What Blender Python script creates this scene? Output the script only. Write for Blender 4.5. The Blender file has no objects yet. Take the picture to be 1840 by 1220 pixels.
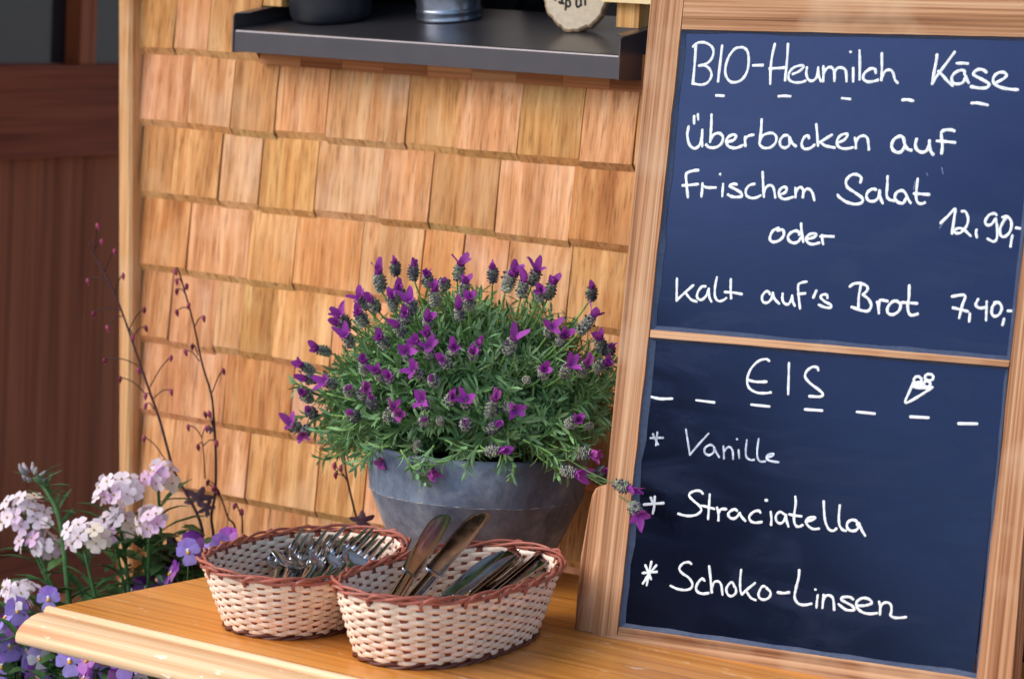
import bpy, math, random
import numpy as np
from mathutils import Matrix, Vector
random.seed(11); RNG = np.random.default_rng(5)
S = bpy.context.scene
COL = S.collection
PI = math.pi
A = lambda *p: np.array(p, float)

# ---------------------------------------------------------------- camera
F_PX, CX, CY = 5200.0, 920.0, 610.0            # focal length and centre in photograph pixels (1840 wide)
def cam_rows(yaw, pitch, roll):
    cy, sy = math.cos(yaw), math.sin(yaw)
    fwd = A(-sy*math.cos(pitch), cy*math.cos(pitch), -math.sin(pitch))
    r = A(cy, sy, 0); u = np.cross(r, fwd)
    c, s = math.cos(roll), math.sin(roll)
    return np.array([c*r+s*u, -s*r+c*u, fwd])
M = cam_rows(math.radians(36.037), math.radians(6.998), math.radians(2.907))
C = A(0, 0, 1.29)
cd = bpy.data.cameras.new('camera'); cam = bpy.data.objects.new('camera', cd); COL.objects.link(cam)
cam.matrix_world = Matrix([[M[0][i], M[1][i], -M[2][i], C[i]] for i in range(3)] + [[0, 0, 0, 1]])
cd.sensor_width = 36; cd.lens = F_PX/1840*36; cd.clip_start = .05; cd.clip_end = 2000
cd.dof.use_dof = True; cd.dof.focus_distance = 2.52; cd.dof.aperture_fstop = 8.5
S.camera = cam
# ---------------------------------------------------------------- light
SUN_EL, SUN_AZ = math.radians(38), math.radians(220)     # azimuth measured clockwise from +Y
w = bpy.data.worlds.new('World'); S.world = w; w.use_nodes = True
nt = w.node_tree; bg = nt.nodes['Background']
sky = nt.nodes.new('ShaderNodeTexSky'); sky.sky_type = 'NISHITA'; sky.sun_disc = False
sky.sun_elevation = SUN_EL; sky.sun_rotation = SUN_AZ; sky.air_density = 1.0; sky.dust_density = 2.0; sky.ozone_density = 1.0
nt.links.new(sky.outputs[0], bg.inputs[0]); bg.inputs[1].default_value = 0.15
sd = bpy.data.lights.new('sun', 'SUN'); so = bpy.data.objects.new('sun', sd); COL.objects.link(so)
sd.energy = 1.05; sd.angle = math.radians(60); sd.color = (1.0, .87, .73)
sdir = Vector((math.sin(SUN_AZ)*math.cos(SUN_EL), math.cos(SUN_AZ)*math.cos(SUN_EL), math.sin(SUN_EL)))
so.rotation_euler = sdir.to_track_quat('Z', 'Y').to_euler(); so.location = (0, 0, 6)
S.view_settings.view_transform = 'Standard'; S.view_settings.look = 'None'; S.view_settings.gamma = 1
S.view_settings.exposure = 0.80
S.cycles.max_bounces = 8; S.cycles.use_denoising = True

# ---------------------------------------------------------------- geometry helpers
def ray(x, y): return M.T @ A((x-CX)/F_PX, -(y-CY)/F_PX, 1)
def onz(x, y, z): d = ray(x, y); return C + d*(z-C[2])/d[2]
def ony(x, y, Y): d = ray(x, y); return C + d*(Y-C[1])/d[1]
def onpl(x, y, P, n): d = ray(x, y); return C + d*(((P-C) @ n)/(d @ n))
def proj(P):
    v = M @ (np.asarray(P)-C); return CX+F_PX*v[0]/v[2], CY-F_PX*v[1]/v[2]
def nrm(v): v = np.asarray(v, float); return v/np.linalg.norm(v)

class MB:
    """collects vertices and faces of ONE mesh"""
    def __init__(s): s.v = []; s.f = []; s.t = []; s.o = []; s.sm = []
    def add(s, vs, fs, tint=None, off=None, smooth=False):
        n = len(s.v); s.v += [tuple(map(float, p)) for p in vs]
        s.f += [tuple(i+n for i in f) for f in fs]; s.sm += [smooth]*len(fs)
        if tint is None: tint = (1, 1, 1)
        if np.ndim(tint) == 1: s.t += [tuple(tint[:3])]*len(vs)
        else: s.t += [tuple(q) for q in tint]
        s.o += [tuple(off) if off is not None else (0, 0, 0)]*len(vs)
        return s
    def box(s, a, b, tint=None, off=None):
        (x0, y0, z0), (x1, y1, z1) = a, b
        return s.hexa([(x0,y0,z0),(x1,y0,z0),(x1,y1,z0),(x0,y1,z0),(x0,y0,z1),(x1,y0,z1),(x1,y1,z1),(x0,y1,z1)], tint, off)
    def hexa(s, p, tint=None, off=None):
        return s.add(p, [(0,3,2,1),(4,5,6,7),(0,1,5,4),(1,2,6,5),(2,3,7,6),(3,0,4,7)], tint, off)
    def prism(s, poly, d, tint=None, off=None):
        poly = [np.asarray(p, float) for p in poly]; n = len(poly); d = np.asarray(d, float)
        vs = poly + [p+d for p in poly]
        fs = [tuple(range(n))[::-1], tuple(range(n, 2*n))] + [(i, (i+1) % n, n+(i+1) % n, n+i) for i in range(n)]
        return s.add(vs, fs, tint, off)
    def tube(s, path, r, n=6, tint=None, closed=False, flat=None, caps=True, off=None):
        P = np.asarray(path, float); m = len(P)
        R = np.full(m, r, float) if np.ndim(r) == 0 else np.asarray(r, float)
        if closed: T = np.roll(P, -1, 0)-np.roll(P, 1, 0)
        else: T = np.gradient(P, axis=0)
        T /= np.linalg.norm(T, axis=1)[:, None]+1e-12
        vs = []
        N = None
        for i in range(m):
            if flat is not None:
                fl = flat[i] if isinstance(flat, list) else flat[0]
                W = np.asarray(fl, float); U = nrm(np.cross(T[i], W)); W = nrm(np.cross(U, T[i])); k = flat_k
            else:
                if N is None:
                    a = A(0, 0, 1) if abs(T[i][2]) < .9 else A(1, 0, 0)
                    N = nrm(np.cross(T[i], a))
                else: N = nrm(N - T[i]*(N @ T[i]))
                U = N; W = np.cross(T[i], N); k = 1
            for j in range(n):
                a = 2*PI*j/n
                vs.append(P[i]+R[i]*(math.cos(a)*U+k*math.sin(a)*W))
        fs = []
        for i in range(m if closed else m-1):
            i2 = (i+1) % m
            for j in range(n):
                j2 = (j+1) % n
                fs.append((i*n+j, i*n+j2, i2*n+j2, i2*n+j))
        if caps and not closed:
            fs.append(tuple(range(n))[::-1]); fs.append(tuple((m-1)*n+j for j in range(n)))
        return s.add(vs, fs, tint, off, True)
    def lathe(s, prof, c=(0, 0, 0), n=48, tint=None, wob=None):
        vs = []; fs = []; m = len(prof)
        for i, (r, z) in enumerate(prof):
            for j in range(n):
                a = 2*PI*j/n; rr = r
                if wob: rr = r*(1+wob(a, z))
                vs.append((c[0]+rr*math.cos(a), c[1]+rr*math.sin(a), c[2]+z))
        for i in range(m-1):
            for j in range(n):
                j2 = (j+1) % n; fs.append((i*n+j, i*n+j2, (i+1)*n+j2, (i+1)*n+j))
        return s.add(vs, fs, tint, None, True)
    def build(s, name, mat, parent=None, loc=None):
        L = A(0, 0, 0)
        if loc is not None: L = np.asarray(loc, float)
        elif parent is not None: L = np.array(WL[parent.name])
        me = bpy.data.meshes.new(name)
        V = np.array(s.v)-L
        me.from_pydata(V.tolist(), [], s.f); me.update()
        me.polygons.foreach_set('use_smooth', s.sm)
        at = me.attributes.new('tint', 'FLOAT_COLOR', 'POINT')
        at.data.foreach_set('color', np.c_[np.array(s.t), np.ones(len(s.v))].astype(np.float32).ravel())
        ao = me.attributes.new('off', 'FLOAT_VECTOR', 'POINT')
        ao.data.foreach_set('vector', np.array(s.o, np.float32).ravel())
        for m_ in (mat if isinstance(mat, (list, tuple)) else [mat]): me.materials.append(m_)
        o = bpy.data.objects.new(name, me); COL.objects.link(o)
        if parent is not None: o.parent = parent; WL[o.name] = tuple(L)
        else: o.location = L; WL[o.name] = tuple(L)
        return o
WL = {}
flat_k = 1
def thing(name, label, cat, loc=(0, 0, 0), group=None):
    o = bpy.data.objects.new(name, None); COL.objects.link(o); o.location = loc; o.empty_display_size = .03
    WL[o.name] = tuple(map(float, loc)); return tag(o, label, cat, group)
def tag(o, label, cat, group=None):
    o['label'] = label; o['category'] = cat
    if group: o['group'] = group
    return o
def crom(pts, k=7, closed=False):
    """Catmull-Rom through points"""
    P = np.asarray(pts, float); n = len(P)
    if n == 2: return np.array([P[0]+(P[1]-P[0])*t for t in np.linspace(0, 1, 5)])
    out = []
    for i in range(n if closed else n-1):
        p1, p2 = P[i], P[(i+1) % n]
        p0 = P[(i-1) % n] if closed or i > 0 else 2*p1-p2
        p3 = P[(i+2) % n] if closed or i < n-2 else 2*p2-p1
        for t in np.arange(k)/k:
            out.append(.5*((2*p1)+(-p0+p2)*t+(2*p0-5*p1+4*p2-p3)*t*t+(-p0+3*p1-3*p2+p3)*t**3))
    if not closed: out.append(P[-1])
    return np.array(out)
def frame(d, up=None, roll=0):
    """matrix with local +Z along d"""
    d = nrm(d); up = A(0, 0, 1) if up is None else np.asarray(up, float)
    if abs(d @ nrm(up)) > .98: up = A(1, .3, 0)
    x = nrm(np.cross(up, d)); y = np.cross(d, x)
    c, s = math.cos(roll), math.sin(roll)
    x, y = c*x+s*y, -s*x+c*y
    return x, y, d
def mat4(x, y, z, p, s=1):
    return Matrix([[x[i]*s, y[i]*s, z[i]*s, p[i]] for i in range(3)]+[[0, 0, 0, 1]])

# the chalkboard's own axes (yaw, lean back, small twist); its wood grain follows them
yw_, ln_, tw_ = math.radians(5.068), math.radians(9.466), math.radians(1.762)
h0 = A(math.cos(yw_), math.sin(yw_), 0); n0 = A(-math.sin(yw_), math.cos(yw_), 0)
v0 = A(0, 0, 1)*math.cos(ln_)+n0*math.sin(ln_)
BH, BV = h0*math.cos(tw_)+v0*math.sin(tw_), v0*math.cos(tw_)-h0*math.sin(tw_)
BN = np.cross(BH, BV)                        # towards the viewer

# ---------------------------------------------------------------- materials
def srgb(r, g, b):
    f = lambda c: c/12.92/255 if c <= 10 else ((c/255+.055)/1.055)**2.4
    return (f(r), f(g), f(b), 1)
def newmat(name):
    m = bpy.data.materials.new(name); m.use_nodes = True
    t = m.node_tree; return m, t, t.nodes['Principled BSDF'], t.nodes, t.links
def mixrgb(N, L, a, b, fac, mode='MIX'):
    x = N.new('ShaderNodeMix'); x.data_type = 'RGBA'; x.blend_type = mode
    for k, v in ((0, fac), (6, a), (7, b)):
        if hasattr(v, 'links'): L.new(v, x.inputs[k])
        else: x.inputs[k].default_value = v
    return x.outputs[2]
def noise(N, L, vec, scale, detail=4, rough=.55, dist=0):
    n = N.new('ShaderNodeTexNoise'); n.inputs['Scale'].default_value = scale; n.inputs['Detail'].default_value = detail
    n.inputs['Roughness'].default_value = rough; n.inputs['Distortion'].default_value = dist
    if vec is not None: L.new(vec, n.inputs['Vector'])
    return n.outputs['Fac']
def ramp(N, L, fac, stops):
    r = N.new('ShaderNodeValToRGB'); e = r.color_ramp.elements
    while len(e) < len(stops): e.new(.5)
    for q, (p, c) in zip(e, stops): q.position = p; q.color = c if len(c) == 4 else (*c, 1)
    L.new(fac, r.inputs[0]); return r.outputs[0]
def coords(N, L, scale, rot=(0, 0, 0), basis=None):
    tc = N.new('ShaderNodeTexCoord'); at = N.new('ShaderNodeAttribute'); at.attribute_name = 'off'
    ad = N.new('ShaderNodeVectorMath'); ad.operation = 'ADD'
    L.new(tc.outputs['Object'], ad.inputs[0]); L.new(at.outputs['Vector'], ad.inputs[1])
    mp = N.new('ShaderNodeMapping'); mp.inputs['Scale'].default_value = scale; mp.inputs['Rotation'].default_value = rot
    src = ad.outputs[0]
    if basis is not None:
        cb_ = N.new('ShaderNodeCombineXYZ')
        for k, b in enumerate(basis):
            dp = N.new('ShaderNodeVectorMath'); dp.operation = 'DOT_PRODUCT'; dp.inputs[1].default_value = tuple(b)
            L.new(src, dp.inputs[0]); L.new(dp.outputs['Value'], cb_.inputs[k])
        src = cb_.outputs[0]
    L.new(src, mp.inputs[0]); return mp.outputs[0], ad.outputs[0]
def bump(N, L, bs, h, strength, dist=.001):
    b = N.new('ShaderNodeBump'); b.inputs['Strength'].default_value = strength; b.inputs['Distance'].default_value = dist
    L.new(h, b.inputs['Height']); L.new(b.outputs[0], bs.inputs['Normal'])
def wood(name, dark, mid, light, grain, rough=.6, rot=(0, 0, 0), fine=6, blotch=None, bf=.5, spec=.3, bs_=.5, coat=0, contrast=1., wear=None, dist=.6, zones=0, basis=None):
    """grain = mapping scale, small along the fibres"""
    m, t, bs, N, L = newmat(name)
    v, raw = coords(N, L, grain, rot, basis)
    n1 = noise(N, L, v, 1, 5, .6, dist)
    lo, hi = .5-.2/contrast, .5+.2/contrast
    c = ramp(N, L, n1, [(lo, dark), (.5, mid), (hi, light)])
    mp = N.new('ShaderNodeMapping'); mp.inputs['Scale'].default_value = tuple(fine if q > 10 else min(fine, 1.1) for q in grain); L.new(v, mp.inputs[0])
    n2 = noise(N, L, mp.outputs[0], 1, 3, .6)
    c = mixrgb(N, L, c, ramp(N, L, n2, [(.30, (.50, .42, .35)), (.48, (1, 1, 1)), (.7, (1.10, 1.08, 1.06))]), .85, 'MULTIPLY')
    if zones:                                            # broad early-wood / late-wood bands along the fibres
        mz = N.new('ShaderNodeMapping'); mz.inputs['Scale'].default_value = (.42,)*3; L.new(v, mz.inputs[0])
        nz = noise(N, L, mz.outputs[0], 1, 2, .5, .2)
        c = mixrgb(N, L, c, ramp(N, L, nz, [(.36, (1-zones*1.1, 1-zones*1.35, 1-zones*1.7)), (.5, (1, 1, 1)), (.64, (1+zones*.5, 1+zones*.55, 1+zones*.65))]), 1., 'MULTIPLY')
    if blotch:
        n3 = noise(N, L, raw, 14, 3, .5)
        c = mixrgb(N, L, c, blotch, ramp(N, L, n3, [(.5, (0, 0, 0)), (.75, (bf, bf, bf))]))
    at = N.new('ShaderNodeAttribute'); at.attribute_name = 'tint'
    c = mixrgb(N, L, c, at.outputs['Color'], 1., 'MULTIPLY')
    if wear:                                             # pale scratches and chips
        v2, _ = coords(N, L, wear[0]); n4 = noise(N, L, v2, 1, 3, .65)
        c = mixrgb(N, L, c, wear[1], ramp(N, L, n4, [(wear[2], (0, 0, 0)), (wear[2]+.05, (wear[3],)*3)]))
    L.new(c, bs.inputs['Base Color']); bs.inputs['Roughness'].default_value = rough
    bs.inputs['Specular IOR Level'].default_value = spec; bs.inputs['Coat Weight'].default_value = coat; bs.inputs['Coat Roughness'].default_value = .15
    bump(N, L, bs, n2, bs_, .0006)
    return m
def plain(name, col, rough=.5, metal=0, spec=.5, var=.12, vs=60, bs_=0, tint=True, trans=0, vstretch=(1, 1, 1)):
    m, t, bs, N, L = newmat(name)
    v, raw = coords(N, L, vstretch)
    n = noise(N, L, v, vs, 4, .6)
    c = mixrgb(N, L, col, ramp(N, L, n, [(.3, (1-var*2,)*3), (.7, (1+var,)*3)]), 1., 'MULTIPLY')
    if tint:
        at = N.new('ShaderNodeAttribute'); at.attribute_name = 'tint'
        c = mixrgb(N, L, c, at.outputs['Color'], 1., 'MULTIPLY')
    L.new(c, bs.inputs['Base Color']); bs.inputs['Roughness'].default_value = rough
    bs.inputs['Metallic'].default_value = metal; bs.inputs['Specular IOR Level'].default_value = spec
    if bs_: bump(N, L, bs, n, bs_)
    if trans:
        tl = N.new('ShaderNodeBsdfTranslucent'); L.new(c, tl.inputs[0]); mx = N.new('ShaderNodeMixShader'); mx.inputs[0].default_value = trans
        L.new(bs.outputs[0], mx.inputs[1]); L.new(tl.outputs[0], mx.inputs[2]); L.new(mx.outputs[0], N['Material Output'].inputs[0])
    return m
def soft(r, g, b): return srgb(r, g, b)
MT = {}
MT['shingle'] = wood('larch shingle', soft(170, 110, 60), soft(208, 154, 104), soft(228, 187, 142), (95, 95, .36), .65, blotch=soft(232, 196, 164), bf=.5, fine=3.8, bs_=.8, contrast=.85, dist=.12, zones=.17)
MT['shingle_end'] = wood('larch end grain', soft(204, 148, 98), soft(224, 172, 120), soft(238, 192, 142), (60, 30, 30), .75, fine=4, bs_=.3)
MT['post'] = wood('larch post', soft(176, 120, 72), soft(214, 164, 112), soft(232, 190, 142), (55, 55, 2.2), .55, fine=4, blotch=soft(236, 206, 168), bf=.5)
MT['frame'] = wood('weathered frame wood', soft(116, 70, 40), soft(176, 130, 94), soft(206, 168, 132), (210, 210, 1.5), .7, basis=(BH, BN, BV), fine=2.2, dist=.2, zones=.09, blotch=soft(206, 176, 146), bf=.55, bs_=.8, contrast=1.2)
MT['frame_h'] = wood('weathered frame wood across', soft(116, 72, 42), soft(178, 132, 96), soft(208, 170, 134), (1.6, 200, 200), .7, basis=(BH, BN, BV), fine=2.2, dist=.2, zones=.10, blotch=soft(210, 182, 150), bf=.55, bs_=.8, contrast=1.3)
MT['table'] = wood('lacquered pine top', soft(192, 116, 40), soft(222, 150, 66), soft(236, 172, 92), (2.2, 85, 85), .36, fine=4, spec=.4, coat=.2, bs_=.25, contrast=.6, dist=.2, zones=.07, wear=((34, 110, 60), soft(238, 214, 178), .645, .75))
MT['edge'] = wood('worn pine edge', soft(196, 128, 74), soft(232, 194, 148), soft(242, 218, 186), (1.1, 75, 75), .45, fine=2, dist=.35, zones=.07, spec=.4, bs_=.25, contrast=1.1, wear=((40, 90, 60), soft(246, 234, 212), .64, .75))
MT['door'] = wood('dark stained door', soft(124, 62, 36), soft(140, 74, 46), soft(150, 84, 54), (26, 26, 1.4), .7, fine=3, bs_=.2, spec=.12)
MT['door_h'] = wood('dark stained rail', soft(106, 46, 26), soft(124, 58, 36), soft(134, 68, 44), (1.6, 1.6, 40), .7, fine=3, bs_=.2, spec=.12)
MT['brown'] = wood('dark brown boards', soft(66, 36, 20), soft(100, 58, 34), soft(126, 78, 48), (40, 40, 1.5), .6, fine=3)
MT['pale'] = wood('pale spruce', soft(214, 176, 116), soft(234, 206, 150), soft(244, 224, 178), (3, 50, 50), .6, fine=3)
MT['post2'] = wood('spruce block', soft(170, 118, 62), soft(204, 154, 92), soft(224, 182, 124), (110, 60, 2.5), .6, fine=3)

# ================================================================ the setting
ZT = .74
YW = 2.28                                   # outer plane of the shingle butts
g = MB()
g.add([(-400, -400, 0), (400, -400, 0), (400, 400, 0), (-400, 400, 0)], [(0, 1, 2, 3)])
go = g.build('ground', plain('paving', soft(196, 186, 172), .9, var=.2, vs=3)); go['kind'] = 'structure'

hl = MB(); V = []; Fc = []                    # unseen dark hill added behind the camera, ridge shaped for the chalkboard's dark reflection
for i, az in enumerate(np.linspace(150, 300, 76)):
    a = math.radians(az); el = 2.8+7.6*min(1, max(0, (az-195.5)/7))+3*min(1, max(0, (az-204)/12))+.7*math.sin(az*.9)+.35*math.sin(az*2.3+1)
    if az > 285: el *= (300-az)/15
    for r, k in ((150, 0), (210, .62), (260, 1.0), (420, .9)):
        V.append((r*math.sin(a), r*math.cos(a), max(-1, 260*math.tan(math.radians(el))*k+1.0*(k > 0))-(1 if k == 0 else 0)))
for i in range(75):
    for j in range(3): Fc.append((i*4+j, i*4+j+1, (i+1)*4+j+1, (i+1)*4+j))
hl.add(V, Fc, smooth=True); ho = hl.build('added_hills', plain('added dark hill', soft(30, 36, 26), .95, var=.3, vs=.06)); ho['kind'] = 'structure'

# ---- shingle clad wall
wall = thing('shingle_wall', 'wall clad in overlapping golden larch shingles with a pale corner post', 'wall', (-1.8, 2.36, 0))
rowy = [97, 224, 356, 486, 614, 742, 869, 997, 1125, 1250]
slp = [.086, .0957, .1167, .134, .153, .170, .187, .203, .22, .235]
joints = [[320, 380, 472, 560, 641, 738, 838, 952, 1050], [345, 421, 501, 592, 735, 828, 937, 1049], [315, 399, 471, 572, 688, 777, 895, 1028],
          [342, 451, 533, 650, 761, 832, 913, 1024], [310, 390, 437, 497, 600, 700, 800, 905, 1016], [408, 527, 616, 720, 830, 935, 1030],
          [317, 448, 574, 660, 770, 880, 985], [410, 483, 549, 632, 740, 850, 960, 1040], [350, 470, 580, 700, 820, 940], [350, 470, 580, 700, 820, 940]]
XW1 = -.55
def XE(z): return ony(256, 486, YW)[0]+(z-.963)*XSK
XSK = (ony(256, 97, YW)[0]-ony(256, 869, YW)[0])/(ony(256, 97, YW)[2]-ony(256, 869, YW)[2])
rowz = [1.1955-.0777*i for i in range(10)]
sh = MB(); se = MB()
XWIN = ony(474, 60, YW)[0]                  # left edge of the window opening
def shingle(x0, x1, z0, expo, seed):
    rr = random.Random(seed)
    gap = .0002+rr.random()**2*.0011
    x0 += gap; x1 -= gap
    dz = rr.uniform(-.0018, .0018); z0 = z0+dz
    t = .0086+rr.uniform(-.0008, .0016)     # how far the butt stands out
    tilt = rr.uniform(-.0012, .0012)
    h = .0086
    yb = YW+.001
    k = rr.random()
    base = rr.choice([(1, 1, 1), (1.03, 1.01, .88), (.94, .89, .78), (1.05, 1.0, .96), (1.08, 1.05, .92), (.98, .86, .72), (1.02, .94, .90), (1.06, .98, 1.02), (.96, .93, .74)])
    tint = tuple((1+(c-1)*1.35)*(.92+.15*k) for c in base)
    if rr.random() < .12: tint = (1.14, 1.07, 1.1)
    off = (rr.uniform(-40, 40), rr.uniform(-40, 40), rr.uniform(-40, 40))
    ztop = z0+expo+.022
    A0 = (x0, yb-.0024, z0); B0 = (x1, yb-.0024, z0+tilt)
    A1 = (x0+.0003, yb-t, z0+h); B1 = (x1-.0003, yb-t, z0+h+tilt)
    A2 = (x0, yb-.001, ztop); B2 = (x1, yb-.001, ztop)
    A3 = (x0, yb+.006, ztop); B3 = (x1, yb+.006, ztop)
    A4 = (x0, yb+.006, z0); B4 = (x1, yb+.006, z0+tilt)
    # bow of the front face: one extra row of points
    xm0, xm1 = x0+rr.uniform(-.0004, .0004), x1+rr.uniform(-.0004, .0004)
    zm = (z0+h+ztop)/2; ym = yb-t*.58-rr.uniform(0, .0006)
    V = [A1, B1, (xm0, ym, zm), (xm1, ym, zm), A2, B2, A3, B3, A4, B4]
    Fc = [(0, 1, 3, 2), (2, 3, 5, 4), (4, 5, 7, 6), (1, 9, 7, 5, 3), (0, 2, 4, 6, 8), (8, 6, 7, 9)]
    sh.add(V, Fc, tint, off)
    tt = tuple(c*(.92+.12*rr.random()) for c in base)
    se.add([A0, B0, A1, B1, A4, B4], [(0, 1, 3, 2), (4, 5, 1, 0)], tt, off)
sd_ = 100
for i, z in enumerate(rowz):
    xs = [XE(z)]+[ony(px, rowy[i]+slp[i]*(px-260), YW)[0] for px in joints[i]]
    x = xs[-1]; rr = random.Random(i*7+1)
    while x < XW1: x += rr.uniform(.055, .085); xs.append(x)
    for a, b in zip(xs[:-1], xs[1:]):
        sd_ += 1
        ex = .0777
        if i == 0 and a > XWIN-.02: continue
        shingle(a, b, z, ex, sd_)
for i in (1, 2, 3):                          # left of the window the rows go on upwards
    rr = random.Random(60+i); z = 1.1955+.0777*i; x = XE(z)
    while x < XWIN-.03:
        x2 = min(x+rr.uniform(.05, .08), XWIN); sd_ += 1; shingle(x, x2, z, .0777, sd_); x = x2
shw = sh.build('shingle_cladding', MT['shingle'], wall)
se.build('shingle_end', MT['shingle_end'], shw)
bk = MB(); bk.box((XE(1)-.03, YW+.008, .0), (XW1, YW+.10, 1.19)); bk.box((XE(1)-.03, YW+.008, 1.19), (XWIN-.004, YW+.10, 1.75))
bk.build('backing_board', MT['brown'], wall)
MT['trim'] = wood('red larch trim', soft(150, 88, 50), soft(188, 122, 76), soft(208, 148, 102), (1.6, 110, 110), .65, fine=2.2, dist=.12, zones=.2)
m = MB(); xx = XWIN+.004; k = 0
while xx < -1.2:
    m.box((xx, YW-.0085, 1.1945), (xx+.0545, YW+.0075, 1.2300), [(1, 1, 1), (.86, .74, .66), (1.04, .98, .94), (.9, .8, .72), (1.08, 1.02, .98)][k % 5], (k*3.3, k, k*1.7)); xx += .055; k += 1
m.build('sill_trim', MT['trim'], wall)
m = MB(); m.box((-2.5, 1.80, 1.80), (-.4, 2.5, 1.83)); m.build('added_eave_board', wood('added dark soffit', soft(40, 26, 18), soft(56, 38, 28), soft(68, 48, 36), (1.5, 30, 30), .7), wall)  # unseen eave, added to shade the sill top, wall and door
YP = YW-.020                                 # corner post stands proud of the shingles
xp0 = ony(211, 430, YP)[0]; xp1 = ony(235, 430, YP)[0]
cp = MB()
b_ = .003
prof = [(xp0, YP+.13), (xp0, YP+b_), (xp0+b_, YP), (xp1-b_, YP), (xp1, YP+b_), (xp1, YP+.05), (xp1-.004, YP+.05), (xp1-.004, YP+.13)]
cp.prism([(x+(0-.995)*XSK, y, 0) for x, y in prof], (1.75*XSK, 0, 1.75))
cp.build('corner_post', MT['post'], wall)

# ---- window above the sill
YS = 2.235                                   # front of the metal sill
win = thing('window', 'dark window opening with rough timber blocks above the metal sill', 'window', (-1.75, 2.42, 1.2))
sL = ony(420, 93.5, YS); sR = ony(1110, 143.5, YS); sT = ony(765, 76, YS)
zb_, zt_ = (sL[2]+sR[2])/2, sT[2]
DEP = .19
back = ony(900, 18, YS+DEP); zbk = back[2]
SLO = (zbk-zt_)/DEP
x0, x1 = sL[0], sR[0]
m = MB(); m.box((XWIN, YS+DEP+.02, 1.15), (-1.0, YS+DEP+.026, 1.75)); m.build('glass_pane', plain('dark window glass', soft(14, 15, 18), .08, spec=.5, var=0), win)
m = MB(); a = ony(452, 12, YW-.002); b = ony(506, 12, YW-.002)
m.box((a[0], YW-.002, ony(480, 11, YW-.002)[2]), (b[0], YW+.035, 1.75)); m.build('timber_post', MT['post2'], win)
m = MB(); a = ony(1107, 49, YW-.0); b = ony(1147, 51, YW-.0)
zpost = a[2]
m.box((a[0], YW, zpost), (b[0], YW+.045, 1.75)); m.build('timber_post', MT['post2'], win)
m = MB(); a = ony(1080, 2, YW-.012); b = ony(1110, 4, YW-.012)
m.box((a[0], YW-.012, a[2]-.0008), (-1.2, YW-.001, a[2]+.03)); m.build('batten', MT['pale'], win)
m = MB(); m.box((XWIN-.002, YW+.036, 1.15), (XWIN+.008, YS+DEP+.02, 1.75)); m.build('reveal', plain('dark reveal', soft(26, 22, 20), .7, spec=.2), win)

# ---- metal window sill
metal = plain('brown coated metal', soft(98, 97, 104), .3, .65, .5, var=.05, vs=30)
sill = thing('window_sill', 'dark grey folded metal window sill with upturned end caps', 'window sill', ((x0+x1)/2, YS+.05, zb_))
m = MB()
def sz(y): return zt_+SLO*(y-YS)
rp = [(YS+.006, zb_), (YS, zb_+.0005), (YS, zt_-.0022), (YS+.0006, zt_-.0008), (YS+.0022, zt_+.0002)]
top = rp + [(YS+DEP, sz(YS+DEP))]
low = [(YS+DEP, sz(YS+DEP)-.0015), (YS+.003, zt_-.0016), (YS+.0015, zt_-.003), (YS+.0015, zb_+.002), (YS+.006, zb_+.0016)]
m.prism([(x0, y, z) for y, z in top+low], (x1-x0, 0, 0))
m.build('sill_plate', metal, sill)
HC = .0165
for sx, xx in ((-1, x0), (1, x1)):
    m = MB(); t_ = .0016*sx
    poly = [(YS-.0012, zb_-.0006), (YS-.0012, zt_+HC-.003), (YS+.002, zt_+HC), (YS+DEP, sz(YS+DEP)+HC), (YS+DEP, sz(YS+DEP)-.02), (YS+.038, zb_+.004), (YS+.036, zb_-.0006)]
    m.prism([(xx+(.0002*sx), y, z) for y, z in poly], (t_, 0, 0))
    # folded inner lip
    m.hexa([(xx-.012*sx, YS+.012, sz(YS+.012)+HC-.0012), (xx, YS+.004, sz(YS+.004)+HC-.0012), (xx, YS+DEP, sz(YS+DEP)+HC-.0012), (xx-.012*sx, YS+DEP, sz(YS+DEP)+HC-.0012),
            (xx-.012*sx, YS+.012, sz(YS+.012)+HC), (xx, YS+.004, sz(YS+.004)+HC), (xx, YS+DEP, sz(YS+DEP)+HC), (xx-.012*sx, YS+DEP, sz(YS+DEP)+HC)])
    m.build('end_cap', metal, sill)

# objects on the sill: local z = normal of the sloping plate
sn = nrm(A(0, -SLO, 1)); sx_ = A(1, 0, 0); sy_ = np.cross(sn, sx_)
def sill_pt(px, Y):
    d = ray(px, 40)
    # a point on the plate whose image column is px
    for y_ in np.linspace(-40, 110, 151):
        P = onpl(px, y_, A(0, YS, zt_+.0004), sn)
        if P[1] <= Y: return P
def sit(o, P): o.matrix_world = mat4(sx_, sy_, sn, P); WL[o.name] = (0, 0, 0)
pot_b = thing('black_pot', 'round matt black pot standing on the left of the metal sill', 'pot')
P = onpl(586, 47, A(0, YS, zt_+.0004), sn); rb = 75*np.linalg.norm(P-C)/F_PX; P = P+sy_*rb*.86; P = P+A((586-proj(P)[0])/2600, 0, 0); P = P+A((586-proj(P)[0])/2600, 0, 0)
m = MB(); m.lathe([(.001, 0), (rb*.86, 0), (rb*.93, .002), (rb*.985, .007), (rb*1.0, .014), (rb*1.02, .05), (rb*1.03, .075), (rb*1.05, .078), (rb*1.05, .083), (rb*.99, .084), (rb*.97, .05), (rb*.9, .012), (.001, .01)], n=64)
m.build('pot_body', plain('matt black enamel', soft(34, 37, 46), .42, 0, .5, var=.05), pot_b, (0, 0, 0))
m = MB(); a_ = math.radians(-140)
m.tube([(rb*1.0*math.cos(a_+d), rb*1.0*math.sin(a_+d), zz) for d, zz in ((-.02, .034), (.0, .03), (.03, .026), (.06, .022))], .0016, 6)
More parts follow.
